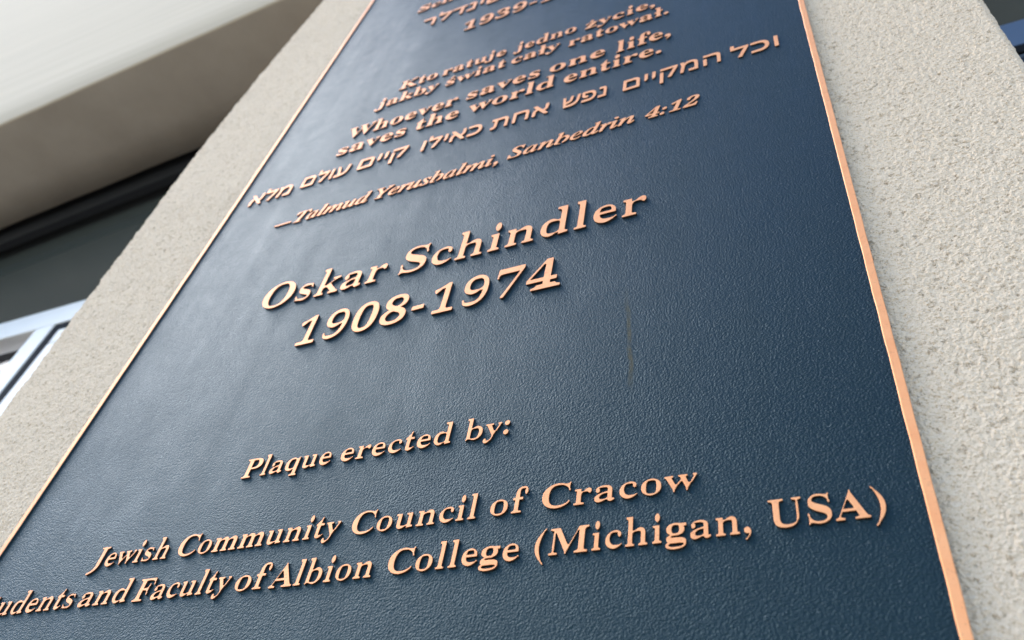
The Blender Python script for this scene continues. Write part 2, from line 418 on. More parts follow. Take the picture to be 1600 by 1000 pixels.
GLYPHS = {
    ',': (250, "):%`)?%_)G%b)[%s*.&M*J(&*W([*Y)-*O)=*D)b*9)q*-){)x*))d*.)G*,)+){(r)f(h)I(i(|(o(l(z(]);(I)O(D)h(C)o(?)p(;)j(!)[&^)3%|)2%l"),
    '-': (330, ")2*h+W*r+^*x+`+$+_+f+X+n+O+p)++g)$+b(}+Y(}*x)%*l"),
    '.': (230, ")R(C)l(A*1(N*G(d*O(t*S))*S)Q*H)n*1*+)l*8)O*5)6*&(})j(t)M(u)))!(j)7(Q"),
    '1': (537, ")g(O)t(M-`(M-l(N-s(S-t)$-p)1-h)4-!)5,j)8,Y)D,Q)Y,O)v,N0!,K0/,E03+O01*5/;)l/))5.p)-.h)..K)6.3)G-|)[-t)p-z*-./*r.v*z.y+%.x++.l++)v+))Y*|)E*j)8*U)5)p)4)f)1)b)))b(`)c(S"),
    '3': (537, "*S(G+/(D+c(G,=(R,j(d-3(z-O);-f)^-r*&-v*G-v+$-q+A-g+Y-S+t-;,/,z,@,Q,R,L,W,Q,`,r,u-2-1-C-E-O-Y-X-r-^.3-^.`-Y.|-H/E-+/e,^/|,-01+[07+/08*U03*)0()d/u)G/`)3/H)(/-)&.W)+.G)4.7)?.+)O-|)|-n*--n*5-s*<.S*E.t*W/5*n/D+;/I+S/G+d/B+r/9+}/-,-.t,3.`,6.?,3-v,)-U+r-9+[-$+?,t+!,p*9,n*2,d*2,7*3,+*=,#++,!+[+s+x+d,5+M,G+-,M*d,G*/,5)f+|)P+`)B+?)<*j)<*A)G*1)P)|)_)j)z)^*O)W*U)G*Q)3*D))*7(}*&(z)j(|)I)()5)7({)K(j)h(Z*-(N"),
    '4': (537, ")c(O)t(M.n(M.z(N/$(S/%(h.}(t.E)..>)5.4)I.-)P-C)S-;)Y-8)b-5*3-8*C-C*H.-*I.9*K.>*W.>+).=+5.5+<-C+=-;+?-7+E-5/z-40&-/0.+p0/+h0.+`0&(e+=(b+-(b*W(c*O(j*J+K*H+W*F+]*?+])n+W)Y+K)S*b)R*U)P*A)0)b(t)^(l)^([ )h+=)]+A)_+M+!-^+S.W+[.`+_.[+`.O+[+D+W+?+K+="),
    '5': (537, "*V(G+;(D+|(M,T(`-+)!-M)I-e)v-o*K-o+5-f+f-P,7-3,V,f,q,1-*+S-3+!-4*1-(*$-))|-1)|-9*..d*1.i*=.l,b.k,n.f,x.[-/.+-;.(-K.)-P./-Q.;-M/v-K0)-C0/)p00)d0.)]0&)>,[)@,C)K,;)d,4*9,=*j,A+;,>+`,4+x,%,2+j,?+M,F+-,H*l,E*K,?*/,7)v,*)b+x)T+g)I+O)@+7)<*f)<*M)A*9)K*))X)w)j)m*&)e*G)`*M)W*N)G*G)5*7)+)z)*)Y)0)=)=)$)Q(l)l([*1(O"),
    '9': (537, "*P(G+/(D+h(M,9(`,f)#--)I-K)|-b*[-p+A-w,3-v-=-l.&-X.d-;/=,r/d,^/r,A0%+h05+?08*n03*A0#)|/l)_/Q)F/1)5.h)).;)%-v)%-A)),|)0,`)<,C)K,+)_+r)t+b*1+T*M+J*n+D+/+C+O+I+l+T,,+f,I,$,Q,%,Y+z,Q+),>*7,%)b+s)Q+`)B+J)9+3)5*n)5*Q):*=)C*))U)t)k)`*4)S*3)H*&)A)n)A)M)F)5)P(|)`(j)t(Z*1(O +3,>*z,D*j,O*[,`*P,t*I-5*E-U*H.7*T.h*`.|*m/1*z/;+//A+[/C+o/=,%/1,6.x,C.`,T.!,[-$,W,t,I,`,9,P,),F+d,="),
    'K': (760, "(|(O)/(M,9(M,I(Q,L(d,I(t,A(x+x)#+g)-+X)=+P)Y+N)v+N+^+R+j+Z+r+e+z+p+}+z+z,(+r-v)Q.+)9.-)--|(}-B(t->(l->([-C(O-S(M0n(M1!(Q1%(d1!(t0Q)(05)?-1-)-(-9-/-E.:.S.z/1/?/F/`/V/|/`0I/g0N/n0N/v0N0&0J0/0902-`02-Q0/-M0!-O/j-W/e-|/a.9/Y.D/M.A/=.1/%-q.d+l,^+[,S+P,W+N,d+N.l+Q/5+Z/I+h/V+|/^,A/d,I/h,L/z,I0.,A02,502)/02(|0/(x0!(z/j)&/d)P/Y)^/Q)h/E)r/))u.`)u)z)r)Y)j)=)[)-)K)#)&(x(z(t(w(l(w(["),
    'L(': (344, "+Z%!+`%++]%;+L%`+<%h+6%p*q&n*X(d*E)^*=*3*4+A*=,O*L-E*X-z*q.p+7/n+;/t+L0!+]0G+`0W+[0_+O0W+%0+*}0!*|/n*@.x)k.!)O-<)A,h)5,!)2+E)5*d)>*&)N)I)c(p*$(7*?&f*{%p+$%W+O%*"),
    'L)': (344, ")F%!)S%-){%W*$%p*^&b+4([+P)E+^)r+j*[+n+9+l+n+f,G+T-1+@-f*o.`*Q/1*#/n*!0!)z0+)T0S)G0_)C0^)@0W)C0G)S0!)d/u)i/n*2.h*G-z*U-=*c,S*l+A*c*/*U)E*G(d*2&v)j%p)d%h)S%`)C%;)@%+)C%!"),
    'L,': (244, ")9%`)C%^)T%l)^&)*%&Y*;(+*F([*G)1*=)A*4)b*))r)x)})h*+)[*.)O*,)?*#)0)r)&)f(y)I(z(|))(d)<(O)S(D)|(A*%(7)v&r)f&Q)H&))5%t)3%h"),
    'L-': (324, ");*h)O*g+7*m+G*p+K*t+M+$+L+j+G+o+;+r)G+k);+i)4+^)4+$)5*p"),
    'L0': (531, "+;(C+S(A+l(C,-(I,E(R,n(k-$(|-7)6-R)f-f*?-t+--y+z-x,x-q-f-a.O-H/--(/Y,^/y,102+W0;+!04*Q0#*-/f)k/E)R.t)A.C)4-^).,l).+n)4*|)B*7)U)^)q)1*((x*:(h*M([*f(O +/)=*t)I*e)^*Y)z*O*K*H+-*E+r*E,l*K-j*X.[*b.t*n/,+!/:+3/@+G/B+l/B,)/;,=/),K.h,V.;,^-U,b,`,a+Y,[*h,M)v,C)^,5)J,$)?+p);+C):"),
    'L1': (531, "){(K-O(J-[(K-b(S-b))-])5-S)7,j)8,Y);,I)E,?)^,<)z,<0!,;0/,505+p06+`04*K/A*$/-)G.s)B.p)>.h)?.O)C.;)R-v)[-r)h-v*b.t*n.w+3.w+9.t+=.l+=)z+;)^+3)H+!);*j)8*$)7)x)4)t)))t([)v(O"),
    'L4': (531, ")w(K.^(J.h(K.n(Q.o(l.j(x.1)2-x)R-l)U-3)V-+)Y-$)f-#*7-$*?-)*C-3*E-|*F.**K.,*W.,+-.++9.$+>-/+@-&+D-#+I-#/z,}0+,v01,)02+x00+s0+(v+=(t+1(t*S(v*K({*G+`*E+h*D+n*?+o)n+m)b+h)Y+[)V*r)U*f)Q*X)9*Q)1)t(w)p(n)p(W)r(O )S+@)M+E)P+Q*n-_+K.h+O.m+W.q+m.p+q.l+s.d+p-=+o+Q+m+E+h+A+[+@"),
    'L7': (531, "*Y(K*z(K+$(O+,([-w/A-z/Q-z0!-y0+-t01-d02)O02)C01)=0+)7-v)9-j)?-f)G-g)M-n)S.?)[.S)h.a)x.h*9.j-!.j-/.i-3.d--.O*V(l*R(W*T(O"),
    'L8': (531, "++(C+S(A,5(H,f(V-/(j-O))-e)E-u)j-|*7-}*`-{*|-u+9-h+T-Y+j-F,!-+,9,[,S,V,[,[,d-!,{-<-5-I-E-U-Y-]-r-_.7-^.d-U/)-J/A-</U-+/h,r/w,E00+h0:+?0:*j02*E0$*%/n)h/W)U/=)G.x)@.S)A-r)M-E)g,x*#,`*<,K*@,C*;,;)t,#)W+h)C+R)7+=)-*|)**`)**3)0)j)9)Q)G)9)W)%)l(o*)(`*E(R*b(I +&)5*n);*^)D*D)^*3*&*.*?*.*S*2*l*9+$*E+9*U+M*v+h+&+k+?+k+O+f+|+O,A+:,U+),d*t,o*`,t*K,u*;,p*!,e)f,U)Q,A)@,-)7+t)3+G)2 +W--+/-@*i-Y*U-r*K.3*J.C*K.W*X.|*n/:*z/B+//G+p/H,$/E,5/=,D/1,Q.{,[.h,b.O,d.7,_-v,V-b,J-M,9-<,$-/+t-,"),
    'L9': (531, "*i(C+!(B+?(E+t(U,E(p,n)<-3)n-H*C-X+$-c+n-e-$-a-^-T.?-?.v,}/I,j/^,U/o,$0-+K09++07*^0+*9/s)x/[)`/?)L.x)?.O)8.&)9-1)=,p)E,S)S,7)b,!)t+l*1+Z*Y+H*v+B+++B+G+I+`+T+t+c,9,!,b,#,j+z,l+v,c*|,Q*;,G*!,8)f,))S+p)D+[)<+C)8*b)8*E);*))H)n)^)i)j)j)z)`*3)[*6)S*4)H*&)F)v)Q)f)U)9)^)$)h(q)z(`*5(R*M(I *v,C*b,J*N,[*A,p*9--*4-M*3-n*8.?*@.`*J.t*U/)*d/5*r/<++/@+W/@+l/@+|/<,1/3,A/#,P.h,Z.O,d./,j-b,m-5,l,|,c,l,T,[,E,O,1,E+l,@+3,@"),
    'L:': (254, ")p(C)x(C*-(I*C([*R(t*V)5*T)Y*I)r*5*+*$*3)t*6)[*.)G)x):)b)5)E)6)$)?(h)S(P )i+r)t+p)|+q*>,&*O,?*V,[*U-$*J-A*5-W*$-`)t-c)[-Z)G-I):-5)5,x)6,S)>,;)O,%"),
    'LA': (644, "(b(K*=(J*E(K*J(O*L(l*I(w*A({)|)$)l),)`)7)Z)E)_)Y*#*O*-*Y*9*Z,f*Z,v*W,|*O-<)f-G)A-B)5-7),-!)#,b(|,X(x,T(p,T(W,V(O,[(K/O(J/Y(K/`(Q/a(l/^(x/C)(/4)5.})Q.i)z,</r,:0!,?03,<0;,50B,$0C+x09+v0/+|/z+z/r)M)b)>)E)/)3(z)((b({([(t(Z(W(](O *Q+A*G+E*G+Q+6-U+;-^+C-b+[-a+d-Y+i-M,U+U,X+M,W+E,Q+A,I+A"),
    'LC': (691, ",[(;-/(=-`(F.1(U.Y(k/&)-/H)M/b)n/o*3/h*=/[*A/Q*7/M*&/H)z.v)U.=)8-d)+,z)),I).+|)<+W)U+?)r+)*?*s*x*j+U*f,?*j-5*t-v+*.S+9.t+M/5+d/J,$/Z,A/d,b/h-;/h-[/d-x/Z.5/N.Q/;.k/$/+.`/@.?/B.7/?.&/O-[/W-T/`-T/g-^/g.&/d../Y.7/V.G/W/j/Z/r/d/z/g0+/g0;/`0C/S0A/?/z/7/t///s.Y/t-[07,v0C,Y0C,50=+S0,+7/{*o/f*Q/O*9/9*#.|)k.`)Z.C)J-z)>-Q)7-$)4,S)5+r):+E)B*|)N*W)b*/)v)j*5)I*R)-*v(n+?(Y+h(J,1(A"),
    'LF': (596, ")+(K,E(J,Q(K,V(O,X(l,S(x,$)#+h)++W)6+K)I+D)v+D,!+H,++O,.,-,-,Q,%,q+r-!+f-.+U-*+A-<*O-C*G-K*G-O*J-R*W-R+=-P+E-D+Q-C+Y-B-9-D-E-R-U-R.;-O.C-G.G-?.D-;.?-+-Y---A,}-1,n-#,U,r,9,k+x,i+K,j+E,p+D,|+D/$+F/=+L/I+W/Q,$/U,f/U-7/R-`/K-|/B.A//.Y.p.].h.Y.S.l-n.r-g.z-f/#-j/%-r/%.S/#.[.u.d.r.l.q0&.p0/.l03.^05)705)+05)!0/(}/n)&/c)W/T)d/M)o/A)y/))|.`)}*&)z)b)r)E)d)2)O)()/({)&(w)#(p)#(W)%(O"),
    'LJ': (372, "&v$v&|$s()$t(v%:)K%T)s%p*5&.*V&Q*p&v+)(C+:(x+C)U+E.l+G/-+O/E+[/Q+p/Z,=/b,C/f,F/n,F0&,A03,105)305)&04(}0/(|/r)#/f)+/b)S/Z)h/R)v/A)|/)*!)^*&)1*%(x)z(S)m(3)W&m);&K(u&-(M%l(=%g&|%g&m%[&g%K&g%3&l%&"),
    'LM': (938, "))(K*z(J++(L+0(S+0(p++(x*^)#*I),*9);*0)Q*1)Y*;)f*<)n*;.[*?.l*E.o*M.n*W.`-!(x-$(l,{(`,|(W-&(N-3(J-;(L-C(W-D(`-?(l-A(x/k.p/t.|0)/#07.|0;.p0:)b03)E0$)1/p))/B(x/>(l/?(Q/E(K/O(J2A(J2Q(N2T(`2T(p2Q(v2I({1|)(1o)11f)=1^)Y1Z*+1Z.`1].|1f/=1s/M2)/W2M/a2S/f2U/n2U0&2Q022E050E050904020/.)+5-|+*-l+&-[+)-R+5+I0/+C04+705)705)&02)!0&)!/n)$/f)//a)S/Y)h/P)u/A)|/$)z.x)o.l)n.`)m)n)n)f)x)Y)x)Q)o)=)`).)K)%)%(x(}(p(}(W)#(O"),
    'LO': (776, ",b(;-!(;-G(?-k(G.1(R.j(o/D)=/p)n0**30:*S0F*t0P+=0X,&0W,t0J-^0>.!0..G/x.d/c/$/K/>/2/U.n/l.Q/|.-00-h0:-G0A-!0E,b0C,=0>+W0+*v/f*A/:)s.d)b.G)R.&)>-A)6,W)8+f)E*|)^*?)n*!*))_*@)E*Z)-+7(c+W(S+|(G ,U(s,-)!+u)-+d):+Q)M+B)b+**7*u*p*k+Y*h,?*l-9*u-v+*.S+=.|+V/A+t/W,9/d,^/h-7/h-`/^-t/R.*/E.I.|.b.K.s-n.}-)/$,C.|+E.s*h.d*/.S)f.9)A-x)+-S(w-/(s"),
    'LP': (616, ")+(K,1(J,9(J,@(O,B(l,>(x+t)$+a)-+S)9+I)M+D)v+E+f+G+j+O+n,j+p-7+u-[+}-|,/.=,?.Q,O.h,h.z--/)-M/--r/+.O/!.p.q/1.Z/M.A/d.)/s-d0$-?0-,j03,-05)705)+04)&00)$/v)&/f)//a)W/V)f/M)p/B)y/))|.d)}*!)z)^)r)A)d)0)S)&)/({)&(w)#(l)#(W)%(O +K,O+D,W+D,d+D/$+I/A+O/J+W/P+p/U,U/T,j/P,}/I-3/=-B/)-M.l-S.O-W.&-V-f-P-E-F-)-<,t-/,h,j,V,9,N"),
    'LS': (575, ")D(;)K(:)S(>)c(W)p([*=(Y+/(B+S(<+|(=,Q(E-!(U-G(l-h)..!)M.1)l.9*/.=*O.=*x.;+=.5+Y.,+r-y,/-W,T-/,r,f-++?-i*n.)*Y.;*M.J*D.`*B.p*G/-*R/A*c/Q*z/`+3/g+O/j,)/j,I/d,b/Z-!/I-6/9-M.|-f.W-b.C-s-n-z-f.)-f./-n./.?.-.H-|.S-z.d-{/r-}/z..0+./03..0?.)0D-w0C-d0)-S0%-30&,A0;+l0C+S0D+40?*j02*I/z*./b)r/A)d/$)].d)W.?)W-v)Y-U)_-=)h-%)s,l*9,E*f+}+;+`,U+%,u*l-+*[-9*G-@*3-B)z-:)^-,)E,r)1,Y)$,=(x+x(v+C(x*z)#*b).*I)=*4)Q*!)f)l*))`*C)a*K)f*[)W+3)O+;)C+;)=+1)=*[)@*S)K*H)M*;)L(l)K(d)?(X)=(O)=(C"),
    'LU': (727, ",[(7-/(;-W(C.$(R.A(d.Y(x.k)1/$)U/3*!/G*7/M*[/Q+9/R.p/P.x/I/$/F/-/K/=/X/M/h/V01/e04/r030/0-04/x05.E05.903.50/.4/r.6/f.=/a.j/W.z/O/,/A/3/-/1/$/*.x/(.p/(+9/$*d.w*7.}*!.s)j.b)T.M)C.9)8-x).-[)(,v)&,U)),9)0,$)9+l)I+[)_+O)z+G*;+C*[+A.d+D/-+K/C+X/Q+h/X,5/a,=/e,@/r,?0/,904,-05)+04)!0+)!/n)$/f)+/b)O/X)d/M)q/=)x/$)z.d){*l*&*+*8)Q*G)5*Y(y*n(g++(V+G(J+h(A,1(:"),
    'La': (506, "*0(?*I(B*n(N+/(^+W(x+x(z,)(y,0(t,;([,I(J,^(@,n(>-+(G-?(R-V(d-`(p-b)$-])1-S)5-7)8-0)=--)E-++z-),;-#,S,t,l,f-$,Q-6,9-C+l-N+?-S+!-Q*Y-K*5->)t-.)[,t)L,[)G,?)I+n)S+X)d+H)l+D)u+E**+Q*4+^*:+j*<,!*;,?**,d*,,l*5,r*I,v*n,x+?,x+^,t+p,l+|,a,),R,.,?,/+f,.+^,)+X*r+5*)*q)Y*S)J*C)=*/)5)n)4)M)6)1)>(t)K(`)_(O)t(D *f)5*U)8*I)?*>)M*9)^*7)n*9*!*@*7*J*G*f*b+3*u+W+!+|+!,**|,/*t,/*h,/)j,+)Y+p)E+S)8+?)5"),
    'Lb': (531, "+Y(?+l(=,-(B,E(K,b(Y,z(k-3(}-S)M-i*!-t*W-u+E-r+f-l,&-Y,S-?,x,v-;,M-M,5-R+p-J+S-<+3-!++,z*f,z*Y,|*U-%*T-1*R0l*M0r*E0s)+0s)%0p(}0h)!0?))07)B0+)L/z)R/b)U/9)U(t)T(h)G(Z)G(K)K(F)W(J)h(W)r(h)|(n*M(o*^(k+3(M +&(w*r)!*e)-*[)=*U)Q*S+v*V,3*^,C*f,M*v,X++,`+;,b+t,b,5,_,I,T,Y,C,g,+,p+b,u+),t*[,o*&,g)Y,_)E,T)5,H)),9({+p(u+?(u"),
    'Lc': (431, "*y(?+3(=+K(A+h(I,)(V,U(v,z)@-+)I-.)Q-+)Y-!)Z,o)Q,^)B,E)<+W)<+;)?*z)K*c)^*N)v*@*7*5*[*/*|*-+E*/+j*4,/*=,I*I,^*Y,n*j,v+!,y+d,y+t,v,$,n,*,d,.,!,4+n,A+],I+W,U+Y,d+j,k+v,o,/,o,S,j,h,_,|,M-3,5-C+t-M+W-S+;-R*j-F*A-1)},t)c,W)K,3)=+j)5+A)3*`)6*7)B)f)Q)E)i)$*-(c*Q(L"),
    'Ld': (545, "*e(?*z(>+B(K+_(`+x({,$)!,I)!,Q(y,S([,Q(Q,L(K,M(F-;(R-|(X.*(`.+(x.))(.!)--h)5-^)=-V)M-S)b-R0`-Q0l-K0r+x0s+m0p+i0h+i0G+l0;,100,?0&,K/r,Q/^,S/A,S-5,P-$,E,|+|,}+t-$+V-=+;-K*z-Q*b-M*9-:)q,x)U,S)@,!)5+E)3*[)6*/)B)^)W)2)t(j*=(N *r)0*_)9*N)I*C)b*;*&*6*O*5*|*9+Y*C,+*K,?*U,M*b,W*r,`++,c+d,c,$,_,5,W,D,K,M,?,S,/,S*!,Q)j,J)Y,=)H,-);+x)2+`).++)."),
    'Le': (442, "*u(?+/(=+G(A+d(J,$(X,N(x,v)I-+)P-/)^-,)j-!)l,h)Y,Y)J,M)E,-)A+?)C+&)I*j)V*Y)f*I*!*>*?*7*`*6*p*=*x,j*z,r*|,w+),w+Q,q,!,h,C,U,e,=-%+|-;+[-J+7-R*r-N*M-@*---)l,n)T,O)B,+)8+b)3+9)3*`)8*/)C)d)U)=)n(x*.(`*Q(K *9+]*5+b*3+j*;,C*G,`*Y,r*r,y+[,y+p,r,$,a,-,K,2,+,3+f,-+]+|+[*I+["),
    'Lf': (312, ")1(K)?(I+C(I+O(K+S(P+T(h+P(t+G(x++(|*v)&*j)5*d)M*c,S*f,Y*n,^+K,_+W,c+Z,l+Z-5+Y-A+S-H*n-J*g-M*d-Q*c/9*i/v*o0+*x07++0>+;0@+l0@+|0=,&07,)0/+v/M+x.l,-.<,9.7,E.=,S.d,X.|,Y/U,V/v,N07,>0S,)0l+p0v+G0|*r0u*U0e*:0G)|/v)k/=)e.[)c-Q)`-M)W-J)7-I)/-A).,p)0,d)7,_)_,[)d,S)e,G)e)b)b)A)])1)S)&)/(t),(l),(W)-(O"),
    'Lg': (481, "*i%7+3%7+l%=,9%F,Y%Q,v%a-2%t-C&--O&E-V&j-T(K-G(l->(x-/)*,n)8,I)B+`)I*I)L*5)R*+)^*,)f*3)n*I){*b*!+O*!+t*),E*;,Y*H,k*W-%*x-1+A-2+v-&,K-/,Q-O,R-X,[-X-5-U-=-O-A,9-B+`-N+7-T*^-N*5-B)h-,)J,l)6,K)0,3).+v)/+M)5+1)>*x)L*d)`*Q)z*?*!*7)x*0)])z)I)j);)X)3)F)0)-)2(d)8(S)L(;)O(3)1&v)%&f(}&Q)!&-))%x)3%j)C%[)W%O*-%? *Q%t*5%y)|&%)h&3)]&A)Y&M)_&Y)m&j)|&r,$&t,M&r,r&i-!&`-(&U-%&E,v&6,b&),I%{,)%u+`%r *f*[*Y*b*M*m*E*|*>+9*9+n*<,7*C,S*Q,j*f,w*v,y+C,y+[,u+j,l+s,`,!,;,&+^,!+9+w*|+k*h+W*[+;*X*v*X"),
    'Lh': (561, ")6(K)C(I+&(I+/(J+6(O+7(h+4(t*v)!*n))*i)1*d)A*c+v*j,-+&,E+?,Q+[,U,9,U,M,Q,],C,d,+,g+f,e)E,a)5,Y)),M(|,9(t,6(p,5([,6(O,=(J,E(I.)(I.5(K.:(S.:(l.7(t-t)%-k)1-g)=-e)U-c,7-Y,d-P,x-E---7-;-!-G,f-P,Q-Q,5-J+t-=+`-/+;,j*n,i*g,l*d,p*b0d*^0p*U0s)?0s)60p)20h)30?)70:)M0/)X0!)a/f)d/=)d)M)a)9)W)))K(})7(v)2(p)1(S"),
    'Li': (289, ")6(K)C(I+&(I+2(K+7(S+7(l+4(t*o))*h)5*d)E*c-9*`-E*Y-I)C-I);-H)5-A)5,|);,v)O,p)[,g)b,W)e,7)d)E)`)5)W)))K(})7(w)3(s)1(W *0.G*9.F*A.K*V.l*b/-*g/Q*g0!*`0G*M0j*A0v*90y*10y*)0t)r0[)g0?)b/v)b/I)h/))r.l"),
    'Lk': (528, ")5(K)C(I+!(I+3(L+7(W+6(p+/(x*v)#*n)**f)9*c)M*d*K*j*S*u*[++*_+K*_+W*Y,b)1,d)),b)!,Y(z,I(v,C(p,B(W,C(O,G(K,U(I.=(I.H(K.M(S.M(l.J(t.1)%-|)5,3+U,,+b,.+j,5+q-&,X-G,j-v,x-z-$-z-9-y-A-t-H-d-J,A-H,=-E,:-=,;,|,A,w,f,o,k,h,f,Z+?+=+3+;*r+;*j+<*d+A*c+Q*b0d*^0p*U0s)C0s)90p)50h)40G)70;)S0,)^/v)c/^)e/9)d)I)`)5)W)))K(})7(w)1(p)0(S"),
    'Ll': (291, ")6(K)C(I+&(I+2(K+7(S+7(l+4(t*v)#*n)**h)5*d)I*c0`*b0l*Y0s)C0s)80p)40h)40G)70;)P0/)]/z)b/b)e/=)d)I)`)5)W)))K(})7(w)3(s)1(W"),
    'Lm': (819, ")-(K);(I++(I+7(K+;(O+<([+;(q+7(v+!)!*v))*n)5*j)E*j+z*n,**v,4+3,I+K,S+l,U,1,U,E,M,Q,;,W+v,V)E,S)5,K)),A(},-(v,)(q,((W,-(K,9(I.$(I.1(J.7(O.8(h.5(t-x)!-q))-i)5-e)E-e+z-l,0.-,I.E,S.f,U//,T/C,K/L,;/R+v/Q)E/N)5/F))/?)#/%(t/!(h/#(O/+(J/3(I1!(I11(K16(S15(p1/(w0z(|0n)(0h)10c)A0`,30X,[0K,|0;-50$-E/d-P/G-S/&-K.d-=.I-*.&,d-h,b-],h-I---3-A,r-M,M-S,5-N+t-C+W-0+3,i*z,g*n,j*j,p*i-=*f-E*b-H)?-J)/-H))-=)*,|)/,w)C,q)O,h)V,[)Z,K)Z)Y)X)=)Q)-)G)#)/(w))(p)((S"),
    'Ln': (561, ")6(K)C(I+&(I+/(J+6(O+7(h+4(t*v)!*n))*i)1*d)A*c+v*j,-+&,E+?,Q+[,U,9,U,M,Q,],C,d,+,g+f,e)E,a)5,Y)),M(|,9(t,6(p,5([,6(O,=(J,M(I.)(I.5(K.9(O.:(h.7(t-t)%-k)1-g)=-e)U-d+z-b,?-],W-T,p-H-)-9-9-&-E,n-M,Y-R,I-P,--G+p-;+;,k*r,j*j,k*d,p*b->*_-E*Y-H)C-I)5-E)2-9)4,|);,v)O,o)[,d)b,S)e,7)d)E)`)5)W)))K(})7(v)3(r)1(W"),
    'Lo': (495, "++(?+G(<+t(F,A(Y,f(u-&):-=)b-I*/-O*[-O+5-H+f-;,3-!,[,b,z,<-9+p-J+C-R*z-M*Q-?*--))m,l)S,J)B,&)6+Y)2+1)2*W)9*+)G)^)Y)=)u(x*9(_*^(K *r(s*^({*M)/*A)E*:)b*5*C*4+)*7+n*=,;*J,`*U,m*b,u+!,|+l,{,$,r,4,d,?,O,G,/,M+I,N*d,K)z,E)Q,?)=,5)-,)(}+x(v+`(r"),
    'Lq': (536, "+b%;+p%8.$%8.-%9.4%?.4%`.-%g-t%m-h%v-a&)-^&=-^---`-8-l-E-l-Q-h-V-`-V-O-K-C-9-3-,-&-$,v,},Y-#,)-B+h-M+O-S+/-R*^-F*1-.)g,h)J,?)6+j).+I)++$)+*O)/*&)7)b)B)E)S)))i(l*$(X*=(K*U(B*r(=+/(@+K(I+d(V,)(o,A(p,J(h,K&E,H&-,C%|,9%s,)%m+h%h+a%d+^%[+^%K +/)1*r)8*a)E*R)Y*G)v*@*C*=*t*?+Q*E+z*M,;*U,O*b,`*r,m+&,t+;,w+`,w+x,u,-,o,;,d,E,S,J,?,K)v,J)^,E)Q,<)E,1)<+|)4+h)0"),
    'Lr': (422, ")6(K)C(I+?(I+K(J+O(N+Q(h+N(t+G(x++(}*v)(*m)1*f)A*e+A*h+f*r,!+!,4+3,A+G,F+x,F,-,C,9,;,T+r,^+o,g+r,w,+,},7-%,G-%,`-$,t,|-),s-9,f-E,U-N,I-Q,--F+t-9+a-)+;,W++,T*j,T*b,Y*`,d*_-=*Y-G*M-I)G-I);-H)7-D)4-5)5,|);,v)W,l)`,`)c,O)e)Y)b)=)[)-)O)!)7(w)2(p)1(S"),
    'Ls': (423, "*u(?+3(>+W(I+t(X,1(o,B)-,K)E,P)b,P*/,N*K,G*d,=*x,++1+[+N*E,)*1,9*&,G*$,S**,`*5,l*E,t*^,x+O,x+h,q+y,h,#,`,(,S,A,.,E,),I,),L,7,L,S,I,Z,=,h,;-=,1-A+`-C*n-S*M-K*1->)v--)b,p)U,W)N,;)M+j)P+M)W+;)c+)***d*M*M+K*#+h)n+{)U,!)I+|)A+u)5+l)++S(z+3(v*Q(v*-)!)h)7)d)=)a)M)C*&)?**);)w);)U)<)I)H)=)J)1)J(`)G(X)?(S)?(N)C(M)O(T*-(T"),
    'Lt': (334, "*N(?*^(>*n(B+;(V+S(l+p)7,&)A,+)M,*)Y,$)]+[)?+!)>*r)A*j)G*c)Q*`)^*])z*_,W*b,]*j,`+W,a+`,h+a,t+a-=+[-G+O-I*j-J*b-M*_-Q*^.x*`/$*j/.*m/5*m/b*j/s*f/s*b/n*F/9*E/1*G.|*B.p)W-`)8-=)4--)4,l)7,e)?,a)W,_)^,S)_)M)d)$)m(h)|(T*5(G"),
    'Lu': (552, "*T(?*n(>+;(K+W(Z,!(|,-)$,M)$,X(|,[(t,[([,Y(R,S(K,U(F-?(T.)(Z.3(`.5(l.4)).-)/-t)4-h);-`)F-Z)Y-Y-9-X-A-S-H-G-I,1-I,)-H,!-A+}-),$,z,J,l,T,`,Y,O,[,7,[)j,U)Y,=)E,$);+d)7+/)8*z);*i)E*])Y*Y)r*X-9*U-E*M-I*A-J)7-I)*-E)&-9)),|)/,v)?,r)K,j)S,_)X,K)Z)j)c)1)n(p*$(W*9(I"),
    'Lw': (641, "*b(C*f(B*j(E*t([*w(d*r(t*s(|+S*O+W*U+e*[+l*d,-+D,=+H,Q+F,Y+9-A)--B(|-<(p->(d-G(J-K(F-O(G-W(S-b(l-])$-_)-.@*`.E*h.U*q.[*x/M,p/X,|/Z-9/W-E/K-I.z-J.n-H.j-E.g-=.g-$.m,x/!,p/%,h/$,`.;*x.5*s.$*q-p*s-h*|-5,[-4,d-9,l-S,w-W,|-X-9-U-E-G-I+d-H+`-E+]-=+_,|+d,x+x,q,&,h,5,G,:,/,$+U+|+P+i+E+L*d+C*^+7*^+&*_*z*h*5,[*4,d*6,l*=,q*M,v*R,|*S-9*P-E*I-I*=-J(r-I(d-E(a-9(b,|(f,v(},d)/,K*U)$*X(t*R(h*S(`"),
    'Ly': (441, ")D%;)O%:)[%<)|%L*5%`*M&%*b&1*j&=+<(O+>([+9(h+9(p+p*C+t*J,)*S,-*Y-#,l-4,|-5-=-/-H,E-I,9-E,6-9,7,|,=,w,U,p,X,h,V,[+k*[+d*T+W*R+C*S+;*]*J,`*J,h*Q,o*n,v*v,|*w-9*t-E*f-I(z-I(n-F(k-A(k,|(n,x)&,p)/,j)C,K*z(l*u([*x(C*j&v*R&M*7&1*-&/)d&/)S&5)O&=)K&b)E&n)7(#)/(%)((!(p&f(i&U(g&E(g&$(k%l(s%[)!%N)3%B"),
